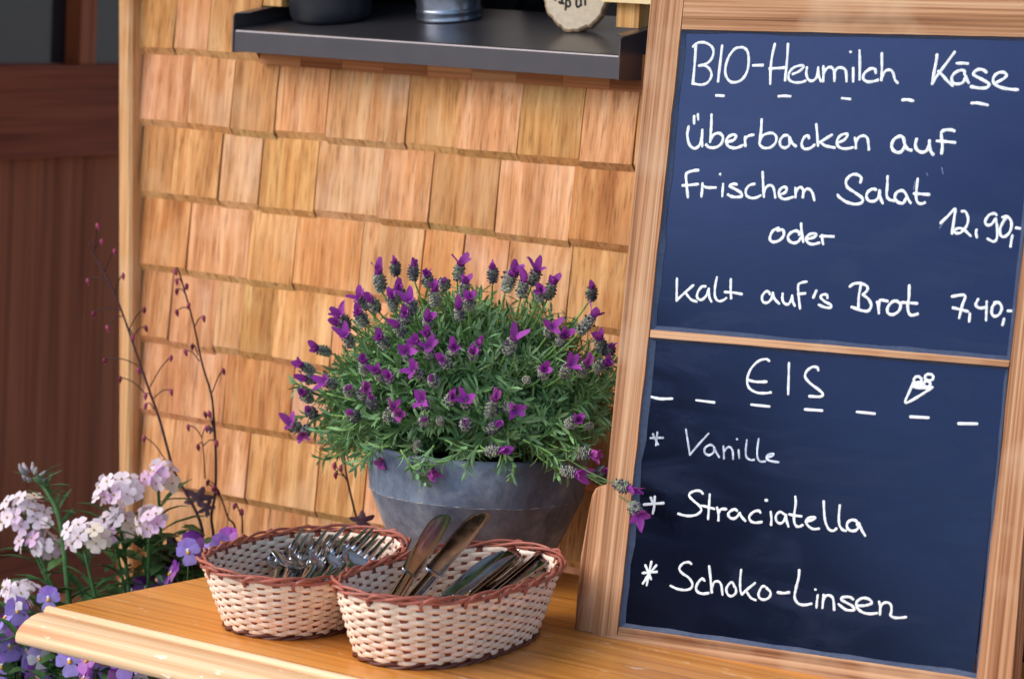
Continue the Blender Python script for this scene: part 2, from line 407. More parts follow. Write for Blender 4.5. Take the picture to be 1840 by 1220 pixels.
m.build('pouring_hole', plain('hole black', soft(6, 6, 7), .8, var=0), pot_b, (0, 0, 0)); sit(pot_b, P)
zinc = plain('galvanised zinc', soft(150, 160, 178), .28, .9, .5, var=.1, vs=120)
buk = thing('zinc_bucket', 'small shiny zinc bucket standing in the middle of the metal sill', 'bucket')
P = onpl(798, 43.5, A(0, YS, zt_+.0004), sn); rb = 60*np.linalg.norm(P-C)/F_PX; P = P+sy_*rb*.98; P = P+A((801-proj(P)[0])/2600, 0, 0); P = P+A((801-proj(P)[0])/2600, 0, 0)
m = MB(); m.lathe([(.001, 0.003), (rb*.9, .003), (rb*.98, 0), (rb*1.0, .0008), (rb*1.0, .002), (rb*.985, .003), (rb*.975, .0065), (rb*1.0, .008), (rb*1.005, .0098), (rb*.98, .0115), (rb*.965, .0125), (rb*1.04, .030), (rb*1.18, .085), (rb*1.2, .086), (rb*1.16, .085), (rb*.95, .012), (.001, .012)], n=72)
m.build('bucket_body', zinc, buk, (0, 0, 0)); sit(buk, P)
slc = thing('wood_slice_sign', 'bark-edged slice of pale wood with dark gothic lettering on the sill', 'sign')
P = onpl(1030, 58, A(0, YS, zt_+.0004), sn)
fw = nrm(A(.30, -.95, .18)); rx_ = nrm(np.cross(A(0, 0, 1), -fw)); ry_ = np.cross(-fw, -rx_); ry_ = nrm(np.cross(rx_, fw)*-1)
if ry_[2] < 0: ry_ = -ry_
rx_ = nrm(np.cross(ry_, fw))
ppm = F_PX/np.linalg.norm(P-C); aw, ah = 62/ppm, 80/ppm
cen = P + ry_*ah + fw*.004
def slpt(k, a, dz): 
    rr = random.Random(int(a*1000)); j = 1+.02*math.sin(7*a+1)+.014*math.sin(17*a)+.010*math.sin(31*a+2)
    return cen + rx_*aw*k*j*math.cos(a)/1.0 + ry_*ah*k*j*math.sin(a) + fw*dz
n_ = 90; V = []; Fc = []
for k, dz in ((.0, .0005), (.95, .0005), (1.0, -.001), (1.02, -.006), (.99, -.012), (0, -.012)):
    for j in range(n_): V.append(slpt(k, 2*PI*j/n_, dz))
for i in range(5):
    for j in range(n_): Fc.append((i*n_+j, i*n_+(j+1) % n_, (i+1)*n_+(j+1) % n_, (i+1)*n_+j))
m = MB(); m.add(V[:2*n_], Fc[:n_]); so_ = m.build('slice_face', plain('sawn birch', soft(228, 214, 188), .8, var=.06, vs=200), slc)
m = MB(); m.add(V[n_:], Fc[:4*n_]); m.build('bark_edge', plain('peeled bark', soft(186, 160, 128), .85, var=.22, vs=300, bs_=.5), slc)
m = MB()
flat_k = .25
for st in ([(395, -40), (405, 2), (418, 8)], [(450, 22), (478, 48), (492, 10), (492, -50), (455, -60)], [(492, 10), (503, 52), (520, 40)], [(545, -90), (545, 40), (538, 138)], [(545, 70), (570, 90), (597, 70), (590, 20), (560, -10), (585, -60)],
           [(680, -60), (675, 60), (698, 95), (735, 65)], [(735, -60), (735, 60), (748, 78)], [(790, -60), (788, 55), (800, 68)]):
    pl = [onpl(940+x/7.077, y/7.077, cen+fw*.0007, fw) for x, y in st]
    m.tube(crom(pl, 5), .0011, 6, flat=(fw,))
m.build('lettering', plain('black ink', soft(40, 36, 34), .7, var=0), slc)

# ---- dark brown boards to the right, behind the chalkboard
sh2 = thing('brown_shutter', 'dark brown boarded shutter behind the right side of the chalkboard', 'shutter', (-.7, YW-.03, 0))
m = MB()
xx = -1.16
for k in range(6):
    m.box((xx, YW-.05, 0), (xx+.118, YW-.022, 1.75), tint=(1, 1, 1), off=(k*3.1, 0, k*1.7)); xx += .121
m.build('boards', MT['brown'], sh2)

# ---- dark door at the left
dd = nrm(A(-.156, .988, 0)); dn = A(.988, .156, 0)
DP = C + nrm(ray(100, 600))*3.55
def ond(x, y): return onpl(x, y, DP, dn)
def dt(P): return (P-DP) @ dd
def dpt(t, z, o=0): P = DP+dd*t+dn*o; return A(P[0], P[1], z)
door = thing('wooden_door', 'dark brown panelled wooden door with glass panes on the left', 'door', (DP[0], DP[1], 0))
t0, t1 = dt(ond(-260, 500))-.05, dt(ond(420, 500))
zr1 = ond(100, 118)[2]; zr0 = ond(100, 283)[2]; zb1 = ond(60, 988)[2]
tm0, tm1 = dt(ond(150, 60)), dt(ond(178, 60))
def dbox(m, ta, tb, za, zb, oa, ob, off=None):
    m.hexa([dpt(ta, za, oa), dpt(tb, za, oa), dpt(tb, za, ob), dpt(ta, za, ob), dpt(ta, zb, oa), dpt(tb, zb, oa), dpt(tb, zb, ob), dpt(ta, zb, ob)], None, off)
m = MB(); k = 0; ta = t0
while ta < t1: dbox(m, ta, min(ta+.0994, t1), zb1, zr0-.0005, -.03, -.018, (k*2.3, k*1.1, k)); ta += .1; k += 1
m.build('lower_panel', MT['door'], door)
m = MB(); dbox(m, t0, t1, zr0, zr1, -.035, 0); m.build('middle_rail', MT['door_h'], door)
m = MB(); dbox(m, t0, t1, .05, zb1-.0005, -.035, 0); m.build('bottom_rail', MT['door_h'], door)
m = MB(); dbox(m, tm0, tm1, zr1+.0005, 1.95, -.035, -.004); m.build('glazing_bar', MT['door'], door)
for a, b in ((t0, tm0-.0005), (tm1+.0005, t1)):
    m = MB(); dbox(m, a, b, zr1+.0005, 1.95, -.03, -.026); m.build('glass_pane', plain('dim door glass', soft(30, 33, 38), .12, spec=.5, var=.05, vs=5), door)

# ================================================================ table
tab = thing('wooden_table', 'orange lacquered pine table with a worn rounded front edge', 'table', (-1.2, 1.97, 0))
XL, XR, YB = -1.7415, -.62, 2.215
m = MB()
pf = [(YB, .740), (1.7415, .740), (1.7415, .7144), (YB, .7144)]
m.prism([(XL, y, z) for y, z in pf], (XR-XL, 0, 0)); m.build('tabletop', MT['table'], tab)
pf = [(1.7413, .7398), (1.7404, .7416), (1.7384, .7424), (1.7360, .7417), (1.7343, .7392), (1.7333, .7370), (1.7318, .7374), (1.7280, .7377), (1.7200, .7362), (1.7120, .7330), (1.7055, .7285), (1.7018, .7240), (1.7004, .7200), (1.7010, .7168), (1.7036, .7148), (1.7080, .7142), (1.7413, .7142)]
n_ = len(pf); V = []; XS = [XL-.0006, XL+.0006]+list(np.linspace(XL+.02, XR, 24))
for ix, x in enumerate(XS):
    for y, z in pf:
        if ix == 0: y = 1.7413+(y-1.7413)*.975; z = .728+(z-.728)*.96
        V.append((x, y, z))
Fc = [tuple(range(n_))]+[(i*n_+j, i*n_+(j+1) % n_, (i+1)*n_+(j+1) % n_, (i+1)*n_+j) for i in range(len(XS)-1) for j in range(n_)]
m = MB(); m.add(V, Fc, smooth=True); eo = m.build('edge_moulding', MT['edge'], tab)
m = MB(); m.box((XL+.35, 1.84, .63), (XR-.08, 1.862, .7138)); m.box((XL+.35, 2.12, .63), (XR-.08, 2.142, .7138)); m.build('apron', MT['table'], tab)
for x, y in ((XL+.40, 1.865), (XR-.14, 1.865), (XL+.40, 2.07), (XR-.14, 2.07)):
    m = MB(); m.box((x, y, 0), (x+.045, y+.045, .7135)); m.build('leg', MT['table'], tab)

# ================================================================ chalkboard
BP = onz(1068, 1140, ZT)+A(0, 0, .0006)
def onb(x, y, w_=0): return onpl(x, y, BP+BN*w_, BN)
brd = thing('chalkboard', 'wood framed two-panel chalkboard with a handwritten cheese and ice cream menu', 'chalkboard', tuple(BP))
TH = .020
oTL, oBL = (1170, -2), (1065, 1143)
iTL, iML, iBL = (1223, 53), (1170, 592), (1111, 1125)
def lerp(p, q, y): t = (y-p[1])/(q[1]-p[1]); return (p[0]+(q[0]-p[0])*t, y)
def wobble(p, q, k, amp, seed):
    rr = random.Random(seed); out = []
    for i in range(k+1):
        t = i/k; j = 0 if i in (0, k) else rr.uniform(-amp, amp)
        out.append((p[0]+(q[0]-p[0])*t+j, p[1]+(q[1]-p[1])*t+j*.6))
    return out
def rail(name, pxs, mat, off=(0, 0, 0), proud=0., th=TH):
    m = MB(); m.prism([onb(x, y, proud) for x, y in pxs][::-1], -BN*(th+proud), None, off)
    return m.build(name, mat, brd)
rail('stile', [(1172, -30)]+[oBL]+[(1111, 1150)]+wobble((1109, 1138), (1224, 40), 26, .9, 3)+[(1231, -30)], MT['frame'])
rail('stile', wobble((1880, 60), (1752, 1240), 26, .9, 4)+[(1816, 1250), (1835, 1000), (1915, 40)], MT['frame'], (5, 3, 1))
rail('top_rail', [(1232, -30), (1225.5, 40)]+wobble((1224.6, 53), (1879, 68), 20, .8, 5)+[(1880, 12), (1886, -20)], MT['frame_h'], (1, 2, 3))
rail('middle_rail', wobble((1167.6, 606), (1812, 659), 18, .7, 6)+[(1814, 648)]+wobble((1814, 648), (1169, 592), 18, .6, 7)[1:], MT['frame_h'], (7, 2, 0), .001, .012)
rail('bottom_rail', [(1066, 1144.5)]+[(1305, 1219), (1420, 1262), (1752, 1310), (1755, 1219)]+wobble((1757, 1218), (1112, 1126), 18, .8, 8)[1:]+[(1110, 1139)], MT['frame_h'], (3, 9, 2), .0015)
# board faces
m_bd, t_, bs, N, L = newmat('chalkboard paint')
v, raw = coords(N, L, (1, 1, 1))
n1 = noise(N, L, raw, 9, 4, .6); n2 = noise(N, L, raw, 900, 2, .5)
c = ramp(N, L, n1, [(.3, (.0035, .0045, .010)), (.7, (.0045, .0060, .014))])
c = mixrgb(N, L, c, (.10, .12, .16, 1), ramp(N, L, n2, [(.76, (0, 0, 0)), (.80, (.6, .6, .6))]))
v3, _ = coords(N, L, (7, 7, 26), (0, .5, 0)); n5 = noise(N, L, v3, 1, 5, .6, 1.2)
c = mixrgb(N, L, c, (.05, .06, .085, 1), ramp(N, L, n5, [(.52, (0, 0, 0)), (.72, (.13, .13, .13))]))
v4, _ = coords(N, L, (300, 300, 14), (0, .35, 0)); n6 = noise(N, L, v4, 1, 2, .5)
c = mixrgb(N, L, c, (.16, .18, .22, 1), ramp(N, L, n6, [(.79, (0, 0, 0)), (.83, (.35, .35, .35))]))
L.new(c, bs.inputs['Base Color']); L.new(ramp(N, L, n5, [(.4, (.11,)*3), (.7, (.19,)*3)]), bs.inputs['Roughness']); bs.inputs['Specular IOR Level'].default_value = 1.0; bs.inputs['Specular Tint'].default_value = (.115, .20, .53, 1)  # blue specular tint puts the sky's blue into the board's reflections
W = -.0055
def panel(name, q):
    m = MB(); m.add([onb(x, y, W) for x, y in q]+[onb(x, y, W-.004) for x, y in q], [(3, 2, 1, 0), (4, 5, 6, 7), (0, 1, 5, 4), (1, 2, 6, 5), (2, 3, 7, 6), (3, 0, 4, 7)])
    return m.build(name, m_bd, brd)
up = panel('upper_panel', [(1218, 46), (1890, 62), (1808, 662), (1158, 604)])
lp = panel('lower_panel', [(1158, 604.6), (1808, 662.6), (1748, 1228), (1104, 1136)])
m = MB()                                     # grey-blue filler bead round each panel
def bead(p, q, ins, k=14, seed=0):
    rr = random.Random(seed); V = []; Fc = []
    for i in range(k+1):
        t = i/k; x, y = p[0]+(q[0]-p[0])*t, p[1]+(q[1]-p[1])*t; j = rr.uniform(.8, 1.25)
        V += [onb(x-ins[0]*.3, y-ins[1]*.3, -.0012), onb(x+ins[0]*j, y+ins[1]*j, W+.0003), onb(x+ins[0]*j*1.05, y+ins[1]*j*1.05, W-.001)]
        if i: b = 3*(i-1); Fc += [(b, b+1, b+4, b+3), (b+1, b+2, b+5, b+4)]
    m.add(V, Fc)
bead((1223.5, 53), (1169.5, 592), (10, 0), seed=1); bead((1224, 52), (1880, 68), (0, 7), seed=2); bead((1169, 591), (1813, 647.5), (0, -7), seed=3)
bead((1879, 68), (1813, 648), (-5, 0), seed=4)
bead((1166.5, 607), (1111, 1126), (12, 0), seed=5); bead((1167, 606.5), (1812, 659.5), (0, 5), seed=6); bead((1111, 1125.5), (1757, 1217.5), (0, -9), seed=7)
bead((1811, 659), (1757, 1218), (-4, 0), seed=8)
m.build('filler_bead', plain('grey blue filler', soft(62, 78, 108), .5, var=.15, vs=300), brd)
# rounded pale wood post beside the chalkboard
wb = thing('wood_post', 'rounded pale wooden post end behind the front basket, against the left of the chalkboard frame', 'wood post', tuple(onz(1040, 1150, ZT)))
m = MB(); q_ = [(1032, 1153), (1036, 1080), (1044, 1000), (1058, 920), (1064, 890), (1070, 878), (1079, 872), (1090, 870), (1118, 869), (1123, 874), (1096, 1153)]
def wpl(x, y, o): return onpl(x, y, BP+BN*o, BN)
ins = [(x+(3 if x < 1080 else -3), y+(3 if y < 1000 else 0)) for x, y in q_]
n_ = len(q_); V = [wpl(x, y, -.006) for x, y in ins]+[wpl(x, y, -.0085) for x, y in q_]+[wpl(x, y, -.022) for x, y in q_]
Fc = [tuple(range(n_))[::-1], tuple(range(2*n_, 3*n_))]+[(k*n_+i, k*n_+(i+1) % n_, (k+1)*n_+(i+1) % n_, (k+1)*n_+i) for k in (0, 1) for i in range(n_)]
m.add([v if v[2] > ZT+.0004 else A(v[0], v[1], ZT+.0004) for v in V], Fc, (1.02, .98, .95), (2, 1, 4)); m.build('post_body', MT['frame'], wb)


# ---- handwriting (strokes: origin x, origin y, magnification of the reading, half width)
TXT = {
 'heading': (1230, 60, 4.6, 2.75, [
  [(95,100),(85,250),(70,420)],[(72,112),(110,82),(170,80),(225,112),(240,160),(220,220),(175,257),(120,270)],[(120,270),(175,272),(215,310),(222,360),(190,410),(140,428),(80,420)],
  [(312,105),(295,250),(278,400)],[(470,118),(420,130),(370,190),(342,270),(340,340),(370,395),(420,408),(480,380),(520,310),(532,220),(520,150),(490,122),(470,118)],[(565,268),(650,266)],
  [(748,90),(725,190),(712,300),(709,420)],[(856,92),(850,200),(832,390)],[(702,294),(780,290),(845,285)],[(895,340),(950,315),(985,280),(965,268),(905,285),(865,330),(865,385),(910,408),(960,408),(1000,395)],
  [(1012,285),(1008,340),(1025,385),(1060,395),(1095,360),(1106,285)],[(1106,285),(1110,350),(1128,400)],[(1148,275),(1150,340),(1145,400)],[(1150,330),(1180,290),(1215,285),(1238,320),(1240,395)],[(1238,330),(1265,290),(1310,290),(1335,320),(1340,398)],
  [(1395,290),(1395,400)],[(1371,156),(1376,156)],[(1447,145),(1450,250),(1448,385)],[(1582,332),(1575,300),(1540,295),(1490,330),(1478,375),(1510,402),(1560,400),(1600,388)],[(1632,168),(1632,290),(1628,390)],[(1635,360),(1660,315),(1700,305),(1725,330),(1740,385),(1762,412)],
  [(262,516),(325,519)],[(778,523),(825,519),(875,523)],[(1302,538),(1370,546)]]),
 'heading_word': (1600, 80, 7.667, 2.9, [[(643,145),(635,220),(600,400),(577,545)],[(577,545),(640,440),(760,280),(885,110)],[(662,372),(720,430),(790,510),(860,570)],
  [(1020,415),(1022,375),(975,358),(890,395),(845,460),(865,530),(935,548),(1005,520),(1040,440)],[(1040,440),(1060,500),(1080,532)],[(912,264),(1000,262),(1070,270)],
  [(1325,388),(1280,355),(1210,350),(1150,390),(1160,430),(1250,480),(1340,530),(1360,565),(1320,600),(1230,605),(1112,585)],
  [(1470,525),(1560,475),(1600,430),(1575,395),(1510,388),(1440,430),(1415,500),(1450,560),(1540,600),(1650,620),(1755,628)],[(170,768),(240,765),(310,780)],[(1120,812),(1200,810),(1340,838)]]),
 'second_line': (1220, 190, 5.111, 2.8, [[(90,195),(78,270),(95,355),(140,395),(185,370),(210,300),(215,225)],[(215,225),(212,300),(215,375)],[(140,100),(140,165)],[(174,80),(178,130)],
  [(300,85),(297,200),(287,335)],[(290,320),(320,270),(370,255),(405,290),(390,350),(340,385),(280,385),(248,360)],[(440,335),(500,320),(525,285),(500,268),(455,290),(435,330),(455,375),(510,392),(560,380),(588,365)],
  [(610,290),(608,330),(612,372)],[(605,310),(640,280),(685,270)],[(760,130),(755,230),(740,350)],[(740,350),(760,290),(800,262),(860,255),(895,290),(885,345),(840,385),(780,390),(745,365)],
  [(1000,275),(965,278),(930,320),(935,370),(975,390),(1015,360),(1015,290)],[(1015,290),(1040,345),(1075,375)],[(1195,300),(1185,275),(1150,295),(1128,350),(1145,395),(1190,398),(1225,380),(1245,362)],
  [(1262,175),(1270,260),(1278,370)],[(1285,345),(1340,310),(1405,270)],[(1300,335),(1345,370),(1430,388)],[(1455,345),(1520,315),(1550,270),(1520,262),(1475,285),(1450,340),(1475,385),(1530,398),(1600,385)],
  [(1615,295),(1625,340),(1625,395)],[(1625,340),(1650,295),(1695,278),(1730,300),(1740,350),(1745,405)]]),
 'second_line_word': (1560, 200, 9.2, 3.1, [[(600,500),(570,430),(510,420),(430,470),(390,560),(410,640),(480,685),(550,670),(600,600)],[(585,450),(610,560),(650,625),(710,650)],
  [(802,465),(782,560),(810,640),(890,683),(970,650),(1010,560),(1015,490)],[(1015,490),(1020,600),(1045,680),(1078,720)],[(1425,330),(1370,312),(1280,315),(1215,350),(1215,450),(1228,580),(1215,700)],[(1135,495),(1280,505),(1440,522)]]),
 'third_line': (1210, 290, 6.571, 2.8, [[(295,108),(230,115),(155,150),(155,250),(172,425)],[(110,288),(200,282),(290,272)],[(345,265),(340,340),(332,415)],[(345,290),(400,312),(500,312)],[(588,270),(583,340),(578,415)],[(548,154),(556,154)],
  [(750,275),(700,270),(670,295),(740,335),(800,375),(805,415),(740,425),(680,415),(645,395)],[(958,270),(900,285),(858,340),(865,405),(920,435),(980,430),(1030,405)],[(1055,130),(1060,260),(1070,420)],[(1070,370),(1100,305),(1150,285),(1185,320),(1205,430)],
  [(1260,395),(1320,370),(1340,325),(1310,305),(1265,330),(1245,385),(1275,435),(1330,448),(1410,425)],[(1440,315),(1445,370),(1442,430)],[(1445,370),(1475,320),(1510,310),(1535,350),(1530,430)],[(1535,370),(1570,330),(1610,335),(1645,380),(1665,460)]]),
 'third_line_word': (1480, 290, 5.111, 2.8, [[(338,195),(345,150),(300,122),(250,130),(207,180),(220,240),(290,290),(355,340),(350,380),(290,395),(210,375),(150,335),(130,310)],[(480,262),(450,255),(405,285),(395,330),(420,365),(470,365),(505,330),(515,270)],[(515,270),(520,330),(542,385)],
  [(588,140),(585,230),(580,310),(600,350),(650,365)],[(745,285),(720,270),(675,285),(655,330),(680,375),(730,385),(755,345)],[(752,295),(775,345),(800,385)],[(865,160),(855,250),(850,330),(865,380),(900,392),(932,380)],[(832,298),(900,302),(968,307)]]),
 'smudge': (1480, 290, 5.111, 1.5, [[(1085,62),(1092,90),(1098,116)],[(1092,575),(1080,595),(1066,612)],[(843,190),(833,225),(828,262)],[(858,185),(848,225)],[(948,112),(955,132)]]),
 'price': (1480, 290, 5.111, 2.6, [[(1075,568),(1140,505),(1207,440),(1200,520),(1180,665)],[(1270,460),(1305,465),(1328,530),(1310,600),(1260,655),(1215,660),(1200,640),(1240,615),(1290,630),(1350,685)],[(1405,630),(1400,660),(1408,698)],
  [(1588,495),(1570,480),(1520,495),(1485,550),(1500,585),(1540,580),(1580,530)],[(1583,530),(1595,620),(1590,710),(1560,738),(1505,712)],[(1640,515),(1690,510),(1725,560),(1715,640),(1670,690),(1630,685),(1622,620),(1660,540),(1688,515)],[(1735,680),(1725,730),(1717,785)],[(1768,612),(1805,618)]]),
 'fourth_line': (1360, 380, 11.5, 2.7, [[(455,350),(420,355),(330,410),(275,520),(280,600),(350,635),(450,610),(540,530),(562,440),(530,380),(470,390),(430,400)],[(880,480),(870,430),(800,405),(710,440),(645,520),(670,610),(760,655),(850,630),(910,550)],[(915,255),(925,400),(960,630)],
  [(1050,570),(1150,550),(1220,510),(1220,470),(1150,460),(1060,500),(1020,570),(1060,650),(1160,682),(1290,650)],[(1345,490),(1355,590),(1372,680)],[(1310,520),(1400,515),(1590,522)]]),
 'fifth_line': (1200, 480, 5.75, 2.6, [[(95,120),(93,230),(92,345)],[(92,345),(160,280),(262,190)],[(190,275),(240,335),(298,358)],[(390,200),(350,205),(310,260),(305,315),(345,340),(395,300),(425,225)],[(425,225),(430,310),(452,358)],
  [(508,105),(490,200),(488,300),(520,350),(570,345),(605,320)],[(652,125),(650,230),(655,325)],[(590,258),(680,265),(765,280)],[(1055,280),(1045,258),(1010,255),(975,305),(985,360),(1030,368),(1070,330),(1085,270)],[(1085,265),(1105,330),(1150,378)],
  [(1188,275),(1185,330),(1205,375),(1245,385),(1275,340),(1285,295)],[(1285,295),(1290,350),(1312,400)],[(1438,152),(1390,160),(1350,185),(1350,270),(1367,430)],[(1345,280),(1420,272)],[(1535,245),(1505,315)],[(1650,320),(1645,290),(1605,285),(1580,310),(1620,355),(1685,390),(1680,420),(1620,415),(1560,390)]]),
 'fifth_line_word': (1500, 490, 5.412, 2.7, [[(148,135),(190,108),(250,105),(310,130),(318,170),(275,215)],[(255,120),(235,230),(230,350)],[(275,215),(330,260),(355,320),(325,372),(260,368),(165,335)],[(412,285),(425,340),(430,395)],[(428,360),(432,300),(445,268),(515,278)],
  [(600,275),(560,285),(515,340),(520,395),(570,408),(625,370),(640,310),(600,275)],[(725,125),(722,240),(710,320),(720,390),(750,415),(808,402)],[(655,290),(730,295),(800,300)]]),
 'second_price': (1500, 490, 5.412, 2.6, [[(1140,232),(1265,222),(1240,320),(1210,440)],[(1150,342),(1220,358),(1295,378)],[(1315,400),(1308,475)],[(1395,258),(1372,310),(1400,342),(1450,342),(1475,330)],[(1478,280),(1475,380),(1472,465)],
  [(1550,290),(1600,295),(1625,345),(1600,405),(1555,425),(1528,395),(1535,330),(1570,292)],[(1648,448),(1632,510)],[(1685,372),(1728,374)]]),
}
TXT2 = {
 'ice_heading': (1150, 630, 5.257, 2.5, [[(1222,98),(1190,80),(1120,100),(1050,170),(1013,270),(1030,350),(1100,395),(1180,402),(1238,395)],[(1020,278),(1100,295),(1195,294)],[(1408,118),(1405,250),(1400,412)],[(1685,185),(1675,160),(1630,155),(1575,195),(1562,250),(1610,310),(1690,370),(1728,410),(1700,435),(1600,430)],
  [(102,435),(190,455),(305,453)],[(530,468),(705,490)],[(1050,510),(1225,528)],[(1560,555),(1720,566)]]),
 'cone_drawing': (1480, 650, 6.133, 2.6, [[(1037+42*math.cos(a), 203+40*math.sin(a)) for a in np.linspace(0, 6.6, 14)],[(1163+46*math.cos(a), 172+36*math.sin(a)) for a in np.linspace(2, 8.6, 14)],[(1140+36*math.cos(a), 245+34*math.sin(a)) for a in np.linspace(0, 6.6, 14)],[(1045+42*math.cos(a), 250+24*math.sin(a)) for a in np.linspace(0, 6.6, 12)],
  [(985,230),(950,320),(905,420),(915,450),(990,415),(1120,335),(1200,280)],[(985,275),(1070,288),(1150,290)],[(365,552),(565,572)],[(958,606),(1155,616)],[(1488,681),(1690,683)]]),
 'first_flavour': (1150, 750, 6.571, 2.1, [[(122,242),(275,240)],[(152,195),(215,320)],[(205,175),(188,330)],[(543,140),(565,280),(590,440)],[(590,440),(700,310),(810,190)],[(860,330),(820,325),(770,360),(765,415),(815,445),(870,410),(880,350)],[(870,345),(900,410),(935,468)],
  [(985,340),(990,410),(992,485)],[(990,410),(1025,360),(1065,350),(1095,400),(1100,490)],[(1165,385),(1172,480)],[(1143,253),(1148,257)],[(1262,265),(1250,380),(1255,460),(1300,500),(1350,500)],[(1402,250),(1385,380),(1388,470),(1420,518),(1480,518)],[(1500,470),(1560,455),(1575,430),(1540,430),(1500,455),(1500,490),(1550,515),(1635,528)]]),
 'second_flavour': (1130, 860, 7.667, 2.5, [[(205,355),(340,345),(478,335)],[(303,262),(335,340)],[(358,245),(350,380),(330,478)],[(1020,205),(985,170),(920,165),(850,195),(835,240),(900,310),(980,380),(995,440),(930,495),(830,512),(740,500),(680,480)],[(1115,215),(1105,380),(1092,555)],[(1000,368),(1090,390),(1180,415)],
  [(1215,395),(1235,480),(1235,575)],[(1235,470),(1270,420),(1340,418)],[(1490,440),(1460,420),(1400,445),(1370,490),(1400,540),(1460,545),(1510,500),(1530,470)],[(1525,470),(1560,530),(1605,580)],[(1812,465),(1790,440),(1720,455),(1660,520),(1680,580),(1740,605),(1830,595)]]),
 'second_flavour_end': (1340, 870, 7.667, 2.5, [[(345,378),(355,470),(350,560)],[(276,219),(292,221)],[(530,410),(480,380),(430,410),(415,470),(440,525),(490,535),(535,490),(550,420)],[(555,420),(565,500),(588,578)],[(683,170),(690,260),(668,420),(670,520),(700,575),(745,580),(785,560)],[(598,412),(680,430),(770,440)],
  [(840,510),(920,490),(958,460),(910,450),(850,475),(830,510),(860,570),(930,615),(1010,610)],[(1075,235),(1080,350),(1095,500),(1140,610),(1200,640),(1250,610)],[(1297,290),(1285,420),(1290,550),(1330,620),(1380,640)],[(1535,560),(1530,510),(1470,490),(1410,520),(1395,580),(1430,630),(1500,640),(1550,600),(1565,535)],[(1565,535),(1600,630),(1645,705)]]),
 'third_flavour': (1130, 990, 7.077, 2.5, [[(175,278),(260,270),(358,262)],[(210,178),(250,270),(283,355)],[(288,135),(260,260),(228,430)],[(350,180),(260,290),(178,410)],[(795,160),(760,140),(690,155),(642,220),(680,280),(760,335),(808,410),(790,470),(720,493),(620,480),(530,440)],[(965,375),(930,350),(880,400),(855,470),(880,520),(940,540),(1015,532)],
  [(1022,190),(1040,350),(1055,525)],[(1055,470),(1085,395),(1140,385),(1175,430),(1192,550)],[(1340,440),(1320,400),(1280,410),(1240,480),(1260,550),(1310,570),(1360,530),(1360,470),(1335,440)],[(1428,235),(1415,380),(1420,500),(1440,550)],[(1440,550),(1500,490),(1605,405)],[(1490,500),(1550,590),(1615,622)],[(1730,445),(1690,455),(1650,540),(1670,600),(1730,615),(1790,580),(1800,520),(1750,465)]]),
 'third_flavour_end': (1380, 1000, 6.815, 2.5, [[(120,435),(190,445),(260,435)],[(384,165),(375,260),(340,400),(328,500),(370,570),(440,590),(530,575)],[(610,470),(600,550),(594,620)],[(578,400),(585,402)],[(680,465),(675,540),(668,625)],[(675,540),(705,480),(760,475),(800,520),(812,650)],
  [(1045,520),(1000,492),(920,495),(895,520),(950,555),(1030,600),(1060,640),(1030,655),(950,645),(865,580)],[(1100,600),(1200,595),(1270,565),(1240,520),(1160,505),(1090,550),(1090,620),(1160,680),(1250,698),(1335,690)],[(1362,550),(1375,620),(1372,705)],[(1375,620),(1410,570),(1470,560),(1510,600),(1510,680),(1500,715),(1550,745),(1640,745),(1690,738)]]),
}
chalk = plain('white paint marker', soft(226, 236, 242), .55, var=.09, vs=170)
smear_m = plain('smeared marker', soft(84, 106, 150), .5, var=.4, vs=400)
chalk2 = plain('thin white paint marker', soft(190, 205, 225), .55, var=.3, vs=120)
flat_k = .22
for T, par in ((TXT, up), (TXT2, lp)):
    for nm_, (ox, oy, sc, hw, strokes) in T.items():
        m = MB(); rr = random.Random(len(nm_))
        for q, st in enumerate(strokes):
            sep = len(st) < 4 and (nm_ in ('ice_heading', 'cone_drawing')) and st[0][1] > 430 or nm_ == 'smudge'; keep = m
            if sep: m = MB()
            P_ = crom([onb(ox+x/sc, oy+y/sc, W+.00012+.00002*(q % 7)) for x, y in st], 8)
            rw = hw*.00047*np.array([1+.10*math.sin(i*.5+q)+.06*math.sin(i*1.3+q*2)+rr.uniform(-.05, .05) for i in range(len(P_))])*rr.uniform(.92, 1.06)
            # rounded ends
            d0 = nrm(P_[0]-P_[1]); d1 = nrm(P_[-1]-P_[-2]); r_ = rw[0]
            P_ = np.vstack([P_[0]+d0*r_*.85, P_[0]+d0*r_*.6, P_, P_[-1]+d1*r_*.6, P_[-1]+d1*r_*.85])
            rw = np.r_[r_*.3, r_*.75, rw, rw[-1]*.75, rw[-1]*.3]
            m.tube(P_, rw, 10, flat=(BN,))
            if sep: m.build('smear' if nm_ == 'smudge' else 'dash', smear_m if nm_ == 'smudge' else chalk, par); m = keep
        if m.v: m.build(nm_, chalk2 if nm_ == 'first_flavour' else chalk, par)

